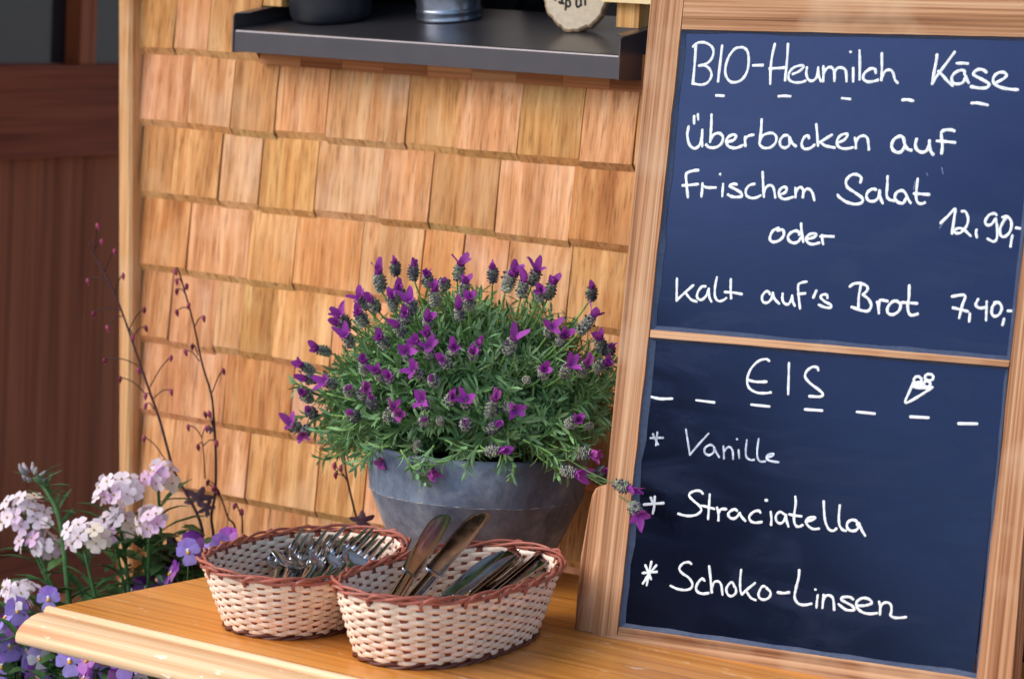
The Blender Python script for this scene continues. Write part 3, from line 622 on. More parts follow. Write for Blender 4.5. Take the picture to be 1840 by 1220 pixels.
# ================================================================ pot and lavender
PX0, PY0 = None, 2.145
pc = ony(850, 1000, PY0); PC = A(pc[0], PY0, ZT+.0008)
ppm = F_PX/np.linalg.norm(A(PC[0], PC[1], .83)-C)
Rm = 197/ppm
zrim = ony(852, 797, PY0)[2]-ZT
zseam = ony(852, 880, PY0)[2]-ZT
pot = thing('plant_pot', 'large blue-grey zinc plant pot with a raised seam holding the lavender', 'plant pot', tuple(PC))
m_pot, t_, bs, N, L = newmat('weathered zinc pot')
v, raw = coords(N, L, (1, 1, .8))
n1 = noise(N, L, v, 26, 6, .65, .4); n2 = noise(N, L, v, 130, 5, .7); n3 = noise(N, L, v, 9, 3, .5)
c = ramp(N, L, n1, [(.30, soft(84, 98, 122)), (.5, soft(118, 136, 162)), (.70, soft(166, 182, 200))])
c = mixrgb(N, L, c, ramp(N, L, n2, [(.3, (.68, .68, .70)), (.55, (1, 1, 1)), (.75, (1.12, 1.12, 1.1))]), .9, 'MULTIPLY')
c = mixrgb(N, L, c, soft(98, 88, 86), ramp(N, L, n3, [(.5, (0, 0, 0)), (.70, (.75, .75, .75))]))
at = N.new('ShaderNodeAttribute'); at.attribute_name = 'tint'; c = mixrgb(N, L, c, at.outputs['Color'], 1., 'MULTIPLY')
L.new(c, bs.inputs['Base Color']); bs.inputs['Metallic'].default_value = .35; bs.inputs['Roughness'].default_value = .55
bump(N, L, bs, n2, .35, .0008)
rs = Rm*.985
P_ = [(.001, .0), (Rm*.62, 0), (Rm*.655, .002), (Rm*.755, zseam*.34), (Rm*.835, zseam*.56), (Rm*.905, zseam*.77), (Rm*.958, zseam*.94), (Rm*.974, zseam-.0012), (Rm*.978, zseam+.0004), (Rm*.9775, zseam+.0014), (Rm*.984, zseam+.006), (Rm*1.0, zseam+(zrim-zseam)*.45), (Rm*1.004, zrim-.008), (Rm*1.002, zrim-.002), (Rm*.99, zrim), (Rm*.965, zrim-.001), (Rm*.955, zrim-.01), (Rm*.93, zrim-.03)]
rr = random.Random(4)
m = MB(); m.lathe(P_, (PC[0], PC[1], PC[2]), 128, wob=lambda a, z: .0025*math.sin(3*a+1)+.0015*math.sin(7*a+z*40)); m.build('pot_body', m_pot, pot)
m = MB()                                   # lime bloom along the seam, and the short vertical weld
pts = []
for i in range(161):
    a = 2*PI*i/160; r = rs*(.9925+.001*math.sin(9*a))*(1+.0025*math.sin(3*a+1)); pts.append((PC[0]+r*math.cos(a), PC[1]+r*math.sin(a), PC[2]+zseam+.0005*math.sin(9*a)*math.sin(4*a)))
m.tube(pts[:-1], [max(.0001, .0003+.0007*math.sin(i*1.7)*math.sin(i*.37)) for i in range(160)], 5, closed=True)
m.build('seam', plain('lime bloom', soft(150, 150, 150), .8, var=.3, vs=200), pot)
m = MB(); m.lathe([(.001, zrim-.016), (Rm*.5, zrim-.014), (Rm*.945, zrim-.020)], tuple(PC), 48); m.build('soil', plain('potting soil', soft(52, 40, 30), .95, var=.3, vs=300, bs_=1), pot)

green = plain('lavender leaf', soft(136, 178, 126), .6, 0, .35, var=.18, vs=90, trans=.18)
spike_m = plain('lavender spike', soft(164, 172, 152), .8, 0, .2, var=.2, vs=500)
bract_m = plain('lavender bract', soft(172, 76, 182), .6, 0, .3, var=.15, vs=200, trans=.3)
lav = thing('lavender_plant', 'bushy flowering french lavender with purple tufted spikes growing in the zinc pot', 'lavender', (PC[0], PC[1], PC[2]+zrim))
LC = A(PC[0], PC[1], PC[2]+zrim+.012)
AX = A(.168, .115, .165)                    # half axes of the dome
def dome(px, py, shrink=1.0, side=0):
    d = ray(px, py); ax = AX*shrink
    o_ = (C-LC)/ax; q = d/ax
    a = q @ q; b = 2*o_ @ q; c_ = o_ @ o_-1; disc = b*b-4*a*c_
    if disc > 0: s_ = (-b-math.sqrt(disc))/(2*a)
    else: s_ = -b/(2*a)
    return C+d*s_
def leaf(m, base, d, up, L_, w, tint, curl=.25, fold=.25):
    d = nrm(d); side = np.cross(d, up); side = nrm(side) if np.linalg.norm(side) > 1e-6 else A(1, 0, 0); nn = np.cross(side, d)
    V = []
    for t, ww in ((0, .35), (.35, .95), (.7, 1.0), (1, .12)):
        p = base+d*L_*t+nn*L_*curl*t*t*-1
        V += [p-side*w*ww*.5+nn*w*fold*ww, p, p+side*w*ww*.5+nn*w*fold*ww]
    Fc = []
    for i in range(3):
        b = i*3; Fc += [(b, b+1, b+4, b+3), (b+1, b+2, b+5, b+4)]
    m.add(V, Fc, tint, None, True)
def leafy(m, st, path, rng, n_l, L_, w, t0=.25, tints=None, droop=.2):
    P = crom(path, 5); K = len(P)
    st.tube(P, np.linspace(.0011, .0006, K), 5, tint=(.95, 1.0, .6))
    k = 0
    for t in np.linspace(t0, 1, n_l):
        i = min(int(t*(K-1)), K-2); p = P[i]+(P[i+1]-P[i])*(t*(K-1)-i); d = nrm(P[i+1]-P[i])
        x, y, z = frame(d, roll=rng.uniform(0, 6.28))
        for s_ in (-1, 1):
            out = x*s_ if k % 2 else y*s_
            dd_ = nrm(out*rng.uniform(.55, 1.0)+d*rng.uniform(.5, 1.0)+rng.normal(0, .18, 3)-A(0, 0, droop*rng.random()))
            g = rng.uniform(.62, 1.18); ye = rng.uniform(.9, 1.15)
            leaf(m, p, dd_, d, L_*rng.uniform(.65, 1.2)*(1.1-.35*t), w*rng.uniform(.8, 1.2), (g*ye*.95, g, g*rng.uniform(.8, 1.08)), curl=rng.uniform(-.15, .4))
        k += 1
fol = MB(); stm = MB(); rng = np.random.default_rng(21)
def inside(P):
    return P[1] < YW-.012 and not (P[0] > -1.415 and P[1] < 2.30 and P[1] > 1.9 and P[0] > proj_limit(P))
def proj_limit(P): return -1.40+(2.1-P[1])*.35
cnt = 0
tries = 0
while cnt < 900 and tries < 9000:
    tries += 1
    u = rng.normal(0, 1, 3); u /= np.linalg.norm(u)
    if u[2] < -.30: continue
    if u[1] > .45 and rng.random() < .75: continue
    k = rng.uniform(.62, 1.0)**.7
    e = LC+u*AX*A(1.02, 1.0, .80)*k
    if u[2] < .1: e[2] -= .012*rng.random()
    x_, y_ = proj(e)
    if x_ > 1104 or (x_ > 1060 and y_ > 780) or e[1] > YW-.02: continue
    if y_ > 826 or (y_ > 797 and rng.random() < .4): continue
    b = LC+A(u[0]*.045, u[1]*.035, -.02)
    md = b*.45+e*.55+A(0, 0, .018 if u[2] < .4 else .004)+rng.normal(0, .006, 3)
    leafy(fol, stm, [b, md, e], rng, int(rng.integers(11, 16)), .0205, .0029, .30)
    cnt += 1
# sprigs that trail over the rim, followed from the photograph
for pts in ([(700, 800), (668, 812), (640, 838)], [(720, 808), (745, 846), (762, 866)], [(840, 800), (800, 830), (740, 838)], [(860, 800), (850, 815), (838, 845)], [(900, 805), (920, 830), (922, 852)],
            [(800, 790), (838, 808), (872, 812)], [(940, 790), (990, 815), (1018, 846)], [(990, 780), (1020, 800), (1032, 812)], [(960, 800), (985, 822), (1000, 850)], [(640, 770), (590, 775), (555, 772)], [(640, 750), (575, 745), (525, 752)],
            [(780, 800), (768, 818), (758, 838)], [(1000, 760), (1040, 790), (1050, 800)], [(640, 720), (560, 700), (535, 690)], [(880, 780), (905, 810), (900, 838)], [(1040, 850), (1075, 862), (1095, 868)]):
    pp = []
    for i, (x, y) in enumerate(pts):
        P = dome(x, y, 1.0)
        lim = PY0-math.sqrt(max(.0004, (Rm+.006)**2-min((Rm+.005)**2, 0)))
        P = ony(x, y, min(P[1], PY0-Rm*.80)) if 660 < x < 1040 and y > 800 else P
        pp.append(P)
    leafy(fol, stm, pp, rng, 9, .017, .0031, .1)
fo = fol.build('foliage', green, lav); stm.build('stems', green, lav)

def spike_mesh(seed, dark=0., pale=0.):
    """barrel of scales, unit length in z: 0 .. 1"""
    m = MB(); rr = random.Random(seed); rows = 9
    prof = lambda t: .215*math.sin(PI*min(1, .12+.80*t))**.6
    m.lathe([(.02, 0)]+[(prof(t)*.80, t) for t in np.linspace(.03, .97, 8)]+[(.01, 1)], n=10, tint=(.75, .75, .78))
    for i in range(rows):
        t = .06+.88*i/(rows-1); r = prof(t); n_ = 8
        for j in range(n_):
            a = 2*PI*(j+.5*(i % 2))/n_+rr.uniform(-.1, .1)
            o_ = A(math.cos(a), math.sin(a), 0); s_ = A(-math.sin(a), math.cos(a), 0); z = A(0, 0, 1)
            p = o_*r*.82+z*t; q = .8+.5*rr.random()
            g = rr.uniform(.8, 1.25)
            col = (g*.98, g*1.0, g*.92) if rr.random() > .35 else (g*.92, g*.80, g*1.05)
            if pale: col = (g*.95, g*.82, g*.86)
            V = [p-s_*.115-z*.03, p+s_*.115-z*.03, p+s_*.075+z*.09+o_*.09, p-s_*.075+z*.09+o_*.09, p+z*.05+o_*.15*q]
            m.add(V, [(0, 1, 4), (1, 2, 4), (2, 3, 4), (3, 0, 4)], col)
            if rr.random() < .20+dark:               # tiny dark florets between the scales
                f = o_*(r*.82+.12)+z*(t+.05); e = .055+.03*rr.random()
                V = [f+s_*e, f+z*e, f-s_*e, f-z*e, f+o_*e*1.5]
                m.add(V, [(0, 1, 4), (1, 2, 4), (2, 3, 4), (3, 0, 4)], (.17, .14, .34))
    return m
def bract_mesh(seed, n_=4, spread=.35, length=1.0, tint=(1, 1, 1)):
    m = MB(); rr = random.Random(seed)
    for k in range(n_):
        a = 2*PI*k/n_+rr.uniform(-.4, .4); o_ = A(math.cos(a), math.sin(a), 0); s_ = A(-math.sin(a), math.cos(a), 0); z = A(0, 0, 1)
        L_ = length*rr.uniform(.75, 1.1); sp = spread*rr.uniform(.5, 1.5); wv = rr.uniform(-.25, .25); curl = rr.uniform(-.1, .3)
        V = []; rows = 6
        for i in range(rows):
            t = i/(rows-1); wd = .30*(.30+1.0*math.sin(PI*min(.92, .12+.78*t)))*(1 if i < rows-1 else .8)
            c_ = z*(.88+L_*t*(1-curl*t*.4))+o_*(.06+sp*t**1.4*L_)+s_*wv*t*t
            for j in (-1, -.5, 0, .5, 1):
                V.append(c_+s_*wd*j*.62+o_*(.10*abs(j)*(1-.5*t)*-1+.05*math.sin(5*t+3*j+k)*t))
        Fc = [(i*5+j, i*5+j+1, i*5+j+6, i*5+j+5) for i in range(rows-1) for j in range(4)]
        g = rr.uniform(.8, 1.2); m.add(V, Fc, (tint[0]*g, tint[1]*g, tint[2]*g), None, True)
    return m
SPK = [spike_mesh(i) for i in range(4)]+[spike_mesh(9, .45)]+[spike_mesh(10, -.3, 1)]
BRC = [bract_mesh(1, 4, .40, 1.0), bract_mesh(2, 3, .25, 1.15), bract_mesh(3, 4, .65, .9), bract_mesh(4, 5, .30, .8), bract_mesh(5, 3, .55, 1.0), bract_mesh(6, 3, .12, .8), bract_mesh(7, 4, .4, .9, (1.15, 1.35, .95)), bract_mesh(8, 2, .1, .6)]
protoS, protoB = {}, {}
HEADS = [(500,130,520,265,0),(582,120,588,185,2),(670,120,668,210,2),(728,160,735,240,0),(765,215,765,330,0),(806,200,810,245,3),(895,100,865,210,4),(910,180,895,290,0),(925,265,920,345,0),(870,310,880,390,0),(1030,140,1030,220,2),(1152,95,1085,270,0),(1130,150,1090,250,0),(1180,170,1160,290,0),(1245,130,1210,230,0),(1320,180,1280,300,0),(1250,240,1245,295,0),(1485,225,1480,300,2),
 (1525,330,1420,460,0),(1300,410,1285,460,4),(1360,450,1335,500,0),(1515,450,1525,530,0),(1400,570,1350,650,0),(1575,570,1500,620,0),(1265,600,1262,650,0),(1146,440,1090,545,4),(975,480,935,555,2),(940,520,940,565,0),(855,515,850,540,0),(790,560,825,600,0),(740,490,742,560,0),(715,440,755,485,0),(660,475,718,525,0),(575,400,622,455,0),(635,525,642,570,0),(500,450,542,515,0),(730,370,736,425,0),(630,350,636,395,0),(640,275,668,360,0),(600,220,600,300,0),
 (565,255,577,345,0),(460,280,502,350,0),(405,265,452,340,0),(405,330,442,415,0),(310,345,372,422,4),(300,390,362,445,0),(345,440,388,512,0),(190,510,288,545,0),(125,580,212,630,0),(150,660,218,665,0),(240,665,308,688,0),(150,710,198,762,0),(183,800,218,832,2),(85,855,148,892,4),(150,935,188,888,6),(435,550,447,640,0),(495,610,522,662,0),(550,640,557,672,0),(650,605,704,652,0),(742,645,768,685,3),(365,690,378,730,3),
 (455,690,428,748,6),(470,740,486,790,2),(592,768,545,850,6),(690,745,730,790,4),(845,740,832,765,0),(910,740,905,785,4),(1055,710,1012,835,6),(1150,805,1085,788,4),(1062,860,1012,900,2),(905,855,905,878,3),(715,845,716,862,3),(1440,840,1370,872,0),(450,905,498,968,7),(690,900,684,995,7),(512,1065,562,1000,6),(770,1112,700,1048,6),(1105,990,1000,990,0),(1455,1105,1342,1078,0),(1530,1005,1405,1000,6),(1545,1080,1515,1092,2),(783,825,792,868,7),(1175,660,1190,672,7),(1580,510,1545,545,2),(1478,560,1428,645,6),(1690,1172,1590,1142,0),(1712,1305,1668,1235,0),(1500,870,1455,882,7),(375,810,408,845,2),(600,812,592,845,6)]
rr = random.Random(77); stalk = MB()
for k, (bx, by, sx, sy, kind) in enumerate(HEADS):
    b = A(480+bx/2.541, 420+by/2.541); s_ = A(480+sx/2.541, 420+sy/2.541)
    hang = s_[1] > 800 and 640 < s_[0] < 1060
    Pb = dome(*s_, 1.0)
    if hang: Pb = ony(s_[0], s_[1], PY0-math.sqrt(max(0, Rm**2-(ony(s_[0], s_[1], PY0)[0]-PC[0])**2*.6))-.014)
    if bx > 1600: Pb = onb(s_[0], s_[1], .012)
    if Pb[1] > YW-.03: Pb = ony(s_[0], s_[1], YW-.03)
    D = np.linalg.norm(Pb-C)
    Pt = C+nrm(ray(*b))*D
    d = Pt-Pb; L_ = np.linalg.norm(d)
    want = max(L_, rr.uniform(.030, .036))
    ex = math.sqrt(max(0, want**2-L_**2))
    d = d-nrm(Pb-C)*ex*(.6 if kind in (2, 7) else .85)
    if (Pb+d)[1] > YW-.012: d[1] = YW-.012-Pb[1]
    L_ = np.linalg.norm(d)
    u = L_*(.60 if kind != 2 else .55)          # spike length; bracts cover the rest
    if kind == 7: u = L_*.5
    u = min(max(u, .0165 if kind != 7 else .012), .027)
    si = 4 if kind == 2 else 5 if kind == 7 else (k % 4)
    bi = {0: [0, 1, 2, 3][k % 4], 2: 5, 3: 7, 4: [2, 4][k % 2], 6: 6, 7: 7}[kind]
    if si not in protoS:
        o = SPK[si].build('flower_spike', spike_m, lav, (0, 0, 0)); protoS[si] = o
    else:
        o = protoS[si].copy(); COL.objects.link(o); o.parent = lav
    x, y, z = frame(d, roll=rr.uniform(0, 6.28))
    o.matrix_local = mat4(x, y, z, Pb-np.array(WL['lavender_plant']), u)
    if kind != 7:
        if bi not in protoB:
            q = BRC[bi].build('bract_tuft', bract_m, o, (0, 0, 0)); protoB[bi] = q
        else:
            q = protoB[bi].copy(); COL.objects.link(q); q.parent = o
        q.matrix_local = Matrix.Scale((L_-u*.9)/u/1.0*(.62 if L_ > .036 else .8), 4) @ Matrix.Translation((0, 0, 0))
        sc_ = min(1.0, max(.62, 0.0156/u*(1.0 if kind != 2 else .85))); q.matrix_local = Matrix.Translation((0, 0, .88*(1-sc_))) @ Matrix.Scale(sc_, 4)
    # stalk
    stalk.tube(crom([Pb+(LC-Pb)*.35+A(0, 0, .006), Pb+(LC-Pb)*.15+A(0, 0, .002)-nrm(d)*.006, Pb+nrm(d)*.002], 4), .0009 if bx < 1600 else .0005, 5, tint=(1.15, 1.25, .75) if bx < 1600 else (.6, .6, .5))
stalk.build('flower_stalks', green, lav)

# ================================================================ wicker baskets
cream = plain('cream wicker', soft(246, 223, 202), .36, 0, .45, var=.1, vs=70)
rust = plain('red-brown wicker', soft(172, 100, 84), .36, 0, .5, var=.18, vs=60)
stake_m = plain('dark red stake', soft(132, 66, 50), .5, 0, .4, var=.1)
def basket(X, Y, a, b, th, h, fl, label, seed):
    rr = random.Random(seed)
    root = thing('wicker_basket', label, 'basket', (X, Y, ZT), 'wicker baskets on the table')
    c, s = math.cos(th), math.sin(th)
    def sc(z):
        t = z/h; return fl+(1-fl)*(t**.82)
    def pt(ang, z, dr=0, dz=0):
        k = sc(z); ca, sa = math.cos(ang), math.sin(ang); e = 2/2.35           # slightly squared oval
        x = a*k*math.copysign(abs(ca)**e, ca); y = b*k*math.copysign(abs(sa)**e, sa)
        n_ = nrm(A(ca/a, sa/b, 0)); x += n_[0]*dr; y += n_[1]*dr
        zz = z+dz+.0018*math.sin(2*ang+seed)*(z/h)
        return A(X+c*x-s*y, Y+s*x+c*y, ZT+zz)
    # angle table with equal arc length
    aa = np.linspace(0, 2*PI, 1441); pp = np.array([pt(q, h*.6) for q in aa]); cl = np.r_[0, np.cumsum(np.linalg.norm(np.diff(pp, axis=0), axis=1))]
    ns = 48; nper = 5; npt = ns*nper
    ang = np.interp(np.linspace(0, cl[-1], npt, endpoint=False), cl, aa)
    global flat_k
    flat_k = .32
    m = MB()
    for i in range(ns):
        q = ang[i*nper]
        
        nn_ = pt(q, h*.5, .01)-pt(q, h*.5); m.tube([pt(q, z) for z in np.linspace(.002, h, 8)], .0037, 8, flat=(nrm(nn_),))
    m.build('stakes', stake_m, root)
    m = MB(); nr = 16
    for r_ in range(nr):
        z0 = .0055+(h-.010)*r_/(nr-1); ph = r_ % 2; P = []; NN = []
        g = rr.uniform(.94, 1.05)
        j0 = rr.uniform(0, 6)
        for i in range(npt):
            w_ = math.cos(PI*(i/nper)+PI*ph)
            NN.append(nrm(pt(ang[i], z0, .01)-pt(ang[i], z0)))
            P.append(pt(ang[i], z0, .00135*w_, .00045*math.sin(ang[i]*5+j0)+.0002*rr.uniform(-1, 1)))
        rad = np.array([(.00242+.00014*math.sin(i*.9+j0)) for i in range(npt)])
        tn = np.array([[g*(1+.05*math.sin(ang[i]*3+r_)), g, g*(1-.03*math.sin(ang[i]*2))] for i in range(npt)])
        flat_k = .62; m.tube(P, rad, 8, tint=np.repeat(tn, 8, 0), closed=True, flat=NN)
    m.build('weave', cream, root)
    m = MB(); V = [A(X, Y, ZT+.003)]+[pt(q, .003, -.001) for q in ang]; V = V+[v-A(0, 0, .002) for v in V]; n_ = npt+1
    m.add(V, [(0, 1+i, 1+(i+1) % npt) for i in range(npt)]+[(n_, n_+1+(i+1) % npt, n_+1+i) for i in range(npt)]); m.build('base', cream, root)
    def braid(z0, k, rad, R_, loops, dr0=0, seed=0, squash=1.):
        m = MB(); n_ = 360; an = np.interp(np.linspace(0, cl[-1], n_, endpoint=False), cl, aa)
        for j in range(k):
            P = []; g = rr.uniform(.85, 1.15)
            for i in range(n_):
                f = 2*PI*loops*i/n_+2*PI*j/k
                P.append(pt(an[i], z0, dr0+R_*math.cos(f), R_*squash*math.sin(f)+.0006*math.sin(an[i]*7+j)))
            m.tube(P, rad, 7, closed=True, tint=(g, g*.97, g*.95))
        return m
    rm = braid(h+.0008, 3, .00135, .0027, 7, .0006, squash=.85)
    for i in range(0, ns, 3):                # stake ends bent over and tucked into the braid
        q = ang[i*nper]; q2 = ang[(i*nper+6) % npt]; qm = ang[(i*nper+3) % npt]
        rm.tube(crom([pt(q, h-.007, .0026), pt(q, h-.002, .0036), pt(qm, h+.003, .0046), pt(q2, h+.001, .002)], 4), .0015, 6)
    rm.build('rim_braid', rust, root)
    braid(.0024, 2, .0018, .0016, 14, .0014).build('base_braid', plain('brown wicker base', soft(104, 58, 48), .4, var=.2), root)
    return root, pt
B1 = (-1.5749, 1.8797, .1235, .0706, 1.8605, .0557, .725)
B2 = (-1.4306, 1.8973, .1345, .0682, 1.7179, .0600, .7823)
bas1, pt1 = basket(*B1, 'oval cream wicker basket with brown rim filled with forks, the rear one', 3)
bas2, pt2 = basket(*B2, 'oval cream wicker basket with brown rim filled with knives, the front one', 8)

# ---- cutlery
steel = newmat('polished steel'); sm_, t_, bs, N, L = steel
bs.inputs['Base Color'].default_value = (.46, .47, .49, 1); bs.inputs['Metallic'].default_value = 1; bs.inputs['Roughness'].default_value = .07
v, raw = coords(N, L, (1, 1, 1)); L.new(ramp(N, L, noise(N, L, raw, 60, 4, .6), [(.35, (.09,)*3), (.7, (.24,)*3)]), bs.inputs['Roughness'])
def outline_solid(rows, nx=6, thick=.0012):
    """rows: (y, half width left, half width right, z, thickness, dome) -> closed lens section swept along y"""
    m = MB(); V = []; n_ = 2*nx
    for y, wl, wr, z, th, dm in rows:
        for j in range(n_):
            a = 2*PI*j/n_; cx_ = math.cos(a); x = (wr if cx_ > 0 else wl)*cx_
            V.append((x, y, z+th*math.sin(a)*.5+dm*(1-cx_*cx_)))
    Fc = [tuple(range(n_))[::-1], tuple(range((len(rows)-1)*n_, len(rows)*n_))]
    for i in range(len(rows)-1):
        for j in range(n_): Fc.append((i*n_+j, i*n_+(j+1) % n_, (i+1)*n_+(j+1) % n_, (i+1)*n_+j))
    m.add(V, Fc, smooth=True); return m
KN_H = [(.0, .0035, .0035, 0, .004, 0), (.002, .0062, .0062, 0, .0062, 0), (.02, .0072, .0072, 0, .0072, 0), (.06, .0060, .0060, 0, .0068, 0), (.098, .0058, .0058, 0, .0062, 0), (.102, .0060, .0060, 0, .0058, 0), (.1035, .0050, .0050, 0, .004, 0)]
KN_B = [(.1032, .0078, .0062, 0, .0016, 0), (.106, .0088, .0064, 0, .0016, 0), (.13, .0096, .0066, 0, .0014, 0), (.155, .0102, .0068, 0, .0013, 0), (.178, .0100, .0066, 0, .0012, 0), (.192, .0078, .0062, 0, .0011, 0), (.200, .0042, .0056, 0, .0010, 0), (.2045, .0006, .0046, 0, .0008, 0), (.2055, .0002, .0030, 0, .0006, 0)]
def knife_proto():
    r = thing('table_knife', 'x', 'knife'); outline_solid(KN_H, 8).build('handle', sm_, r, (0, 0, 0)); outline_solid(KN_B, 6).build('blade', sm_, r, (0, 0, 0)); return r
def fork_proto():
    r = thing('table_fork', 'x', 'fork')
    H = [(.0, .004, .004, .003, .0012, 0), (.002, .0078, .0078, .0028, .0016, .001), (.012, .0102, .0102, .0022, .0018, .0014), (.04, .0080, .0080, .0002, .0022, .0015), (.08, .0042, .0042, -.0012, .0028, .001), (.112, .0028, .0028, 0, .0032, .0005), (.124, .0036, .0036, .001, .0028, 0), (.132, .0088, .0088, .0004, .0022, -.0012), (.140, .0116, .0116, -.0006, .0018, -.0022), (.150, .0124, .0124, -.0012, .0015, -.0026), (.1515, .0122, .0122, -.0012, .0012, -.0026)]
    outline_solid(H, 8).build('handle', sm_, r, (0, 0, 0))
    for k in range(4):
        x = -.0102+.0068*k; dm = -.0026*(1-((x)/.0124)**2)
        m = outline_solid([(y, w_, w_, z, t_, 0) for y, w_, z, t_ in ((0, .0022, -.0012, .0016), (.02, .0019, .0, .0016), (.038, .0015, .0022, .0014), (.044, .0009, .0030, .001), (.0465, .0003, .0034, .0005))], 5)
        m.v = [(p[0]+x, p[1]+.1508, p[2]+dm*(1-p[1]/.05)) for p in m.v]
        m.build('tine', sm_, r, (0, 0, 0))
    return r
def dup(root):
    r = root.copy(); COL.objects.link(r)
    for ch in list(root.children):
        c_ = ch.copy(); COL.objects.link(c_); c_.parent = r
    return r
def place(o, base, tip_px, length, roll, far=True, sky_el=None):
    d = nrm(ray(*tip_px)); q = C-base; b = q @ d; disc = b*b-(q @ q-length**2)
    s_ = -b+(math.sqrt(disc) if far else -math.sqrt(disc)) if disc > 0 else -b
    tip = C+d*s_; y = nrm(tip-base)
    tc = nrm(C-base); x = nrm(np.cross(y, tc)); z = np.cross(x, y)
    if sky_el is not None:                   # turned so that the flat of the blade mirrors the low sky behind the photographer
        best = None
        for q in np.linspace(-1.2, 1.2, 241):
            n_ = -math.sin(q)*x+math.cos(q)*z; v_ = -tc; r_ = v_-2*(v_ @ n_)*n_
            e = abs(math.degrees(math.asin(r_[2]))-sky_el)+(0 if r_[1] < 0 else 200)+abs(q)*4
            if best is None or e < best[0]: best = (e, q, r_)
        roll = best[1]; print('roll', best)
    cr, sr = math.cos(roll), math.sin(roll); x, z = cr*x+sr*z, -sr*x+cr*z
    o.matrix_world = mat4(x, y, z, base)
    return tip
kn = knife_proto(); KL = .205
KN = [((663, 1150), .756, (803, 924), -.12, 'knife standing up in the front basket, the left one with narrow mirroring blade'),
      ((676, 1152), .759, (874, 919), .2, 'knife standing up in the front basket, the right one with broad blade'),
      ((770, 1150), .753, (1003, 986), .9, 'knife with amber tip resting on the right end of the front basket'),
      ((700, 1156), .757, (900, 990), .95, 'dark curved knife lying lowest beside the two upright knives in the front basket')]
for k in range(8): KN.append(((716+k*9, 1156-k*1.0), .751+.004*(k % 3), (915+k*9, 1003-(k % 4)*7), [1.3, .9, 1.6, .5, 1.1, 1.45, .8, 1.2][k], 'steel knife lying low in the bundle inside the front wicker basket'))
first = True
for (bp, bz, tp, ro, lab) in KN:
    o = kn if first else dup(kn); first = False
    tag(o, lab, 'knife', 'steel knives in the front basket')
    place(o, onz(bp[0], bp[1], bz), tp, KL, ro, sky_el=None)
fk = fork_proto(); FL = .197
FK = [((470, 1116), .754, (514, 972), .2, 'upright fork at the left of the tight fork bundle in the rear basket'),
      ((505, 1116), .757, (598, 974), .7, 'fork with amber-brown tines leaning in the middle of the rear basket')]
for k in range(12):
    FK.append(((474+k*5.5, 1114-(k % 3)*2), .752+.004*(k % 3), (527+k*14.5, 972-(k % 4)*3), [.1, .5, -.3, .25, .6, -.1, .35, -.4, .2, .5, 0, .3][k], 'steel fork with its tines pointing up in the crowded rear wicker basket'))
first = True
for (bp, bz, tp, ro, lab) in FK:
    o = fk if first else dup(fk); first = False
    tag(o, lab, 'fork', 'steel forks in the rear basket'); place(o, onz(bp[0], bp[1], bz), tp, FL, ro)
o = dup(fk); tag(o, 'fork turned round, its broad handle end sticking up in the rear basket', 'fork', 'steel forks in the rear basket')
tp_ = ony(489, 1003, 1.84); bs_p = onz(600, 1040, .752)
y = nrm(bs_p-tp_); tc = nrm(C-tp_+A(0, 0, 1.2)); x = nrm(np.cross(y, tc)); z = np.cross(x, y); o.matrix_world = mat4(x, y, z, tp_)

# ================================================================ flowers at the left
soil_z = .585
bed = thing('flower_trough', 'brown wooden flower trough beside the table holding the spring flowers', 'planter', (-2.05, 2.0, 0))
XT0, XT1, YT0, YT1 = -2.34, -1.765, 1.80, 2.235
m = MB()
for a, b in (((XT0, YT0, 0), (XT1, YT0+.02, soil_z+.02)), ((XT0, YT1-.02, 0), (XT1, YT1, soil_z+.02)), ((XT0, YT0+.0205, 0), (XT0+.02, YT1-.0205, soil_z+.02)), ((XT1-.02, YT0+.0205, 0), (XT1, YT1-.0205, soil_z+.02))): m.box(a, b)
m.build('side_boards', MT['brown'], bed)
m = MB(); m.box((XT0+.0205, YT0+.0205, soil_z-.05), (XT1-.0205, YT1-.0205, soil_z)); m.build('soil', plain('dark soil', soft(46, 36, 28), .95, var=.3, vs=200, bs_=1), bed)

lgreen = plain('garden leaf', soft(80, 118, 72), .5, 0, .4, var=.2, vs=60, trans=.2)
petal_w = plain('lilac white petal', soft(244, 238, 246), .65, 0, .25, var=.06, vs=150, trans=.35)
petal_v = plain('violet petal', soft(255, 255, 255), .6, 0, .25, var=.10, vs=150, trans=.3)
dark_l = plain('purple-black leaf', soft(72, 44, 58), .45, 0, .4, var=.25, vs=80)
dark_s = plain('dark stem', soft(62, 38, 42), .55, 0, .3, var=.2, vs=80)
pinkb = plain('pink bell', soft(176, 78, 116), .55, 0, .3, var=.2, vs=200, trans=.2)
def petal(m, c, d, nn, L_, w, tint, cup=.2, tint2=None, tip=.75):
    d = nrm(d); s_ = nrm(np.cross(d, nn)); nn = np.cross(s_, d); V = []; T = []
    for t, ww in ((0, .22), (.25, .62), (.55, .98), (.82, .95), (1, tip*.75)):
        for j in (-1, -.4, .4, 1):
            V.append(c+d*L_*(t-(.06*j*j*L_ if t > .9 else 0))+s_*w*.5*ww*j+nn*L_*(cup*t*t*(-1 if cup < 0 else 1)*abs(1)*.6+.06*abs(j)*t)*(1 if cup >= 0 else -1))
            k = t; T.append([tint2[q]*(1-k)+tint[q]*k for q in range(3)] if tint2 else tint)
    m.add(V, [(i*4+j, i*4+j+1, i*4+j+5, i*4+j+4) for i in range(4) for j in range(3)], np.array(T), None, True)
rw = np.random.default_rng(8)
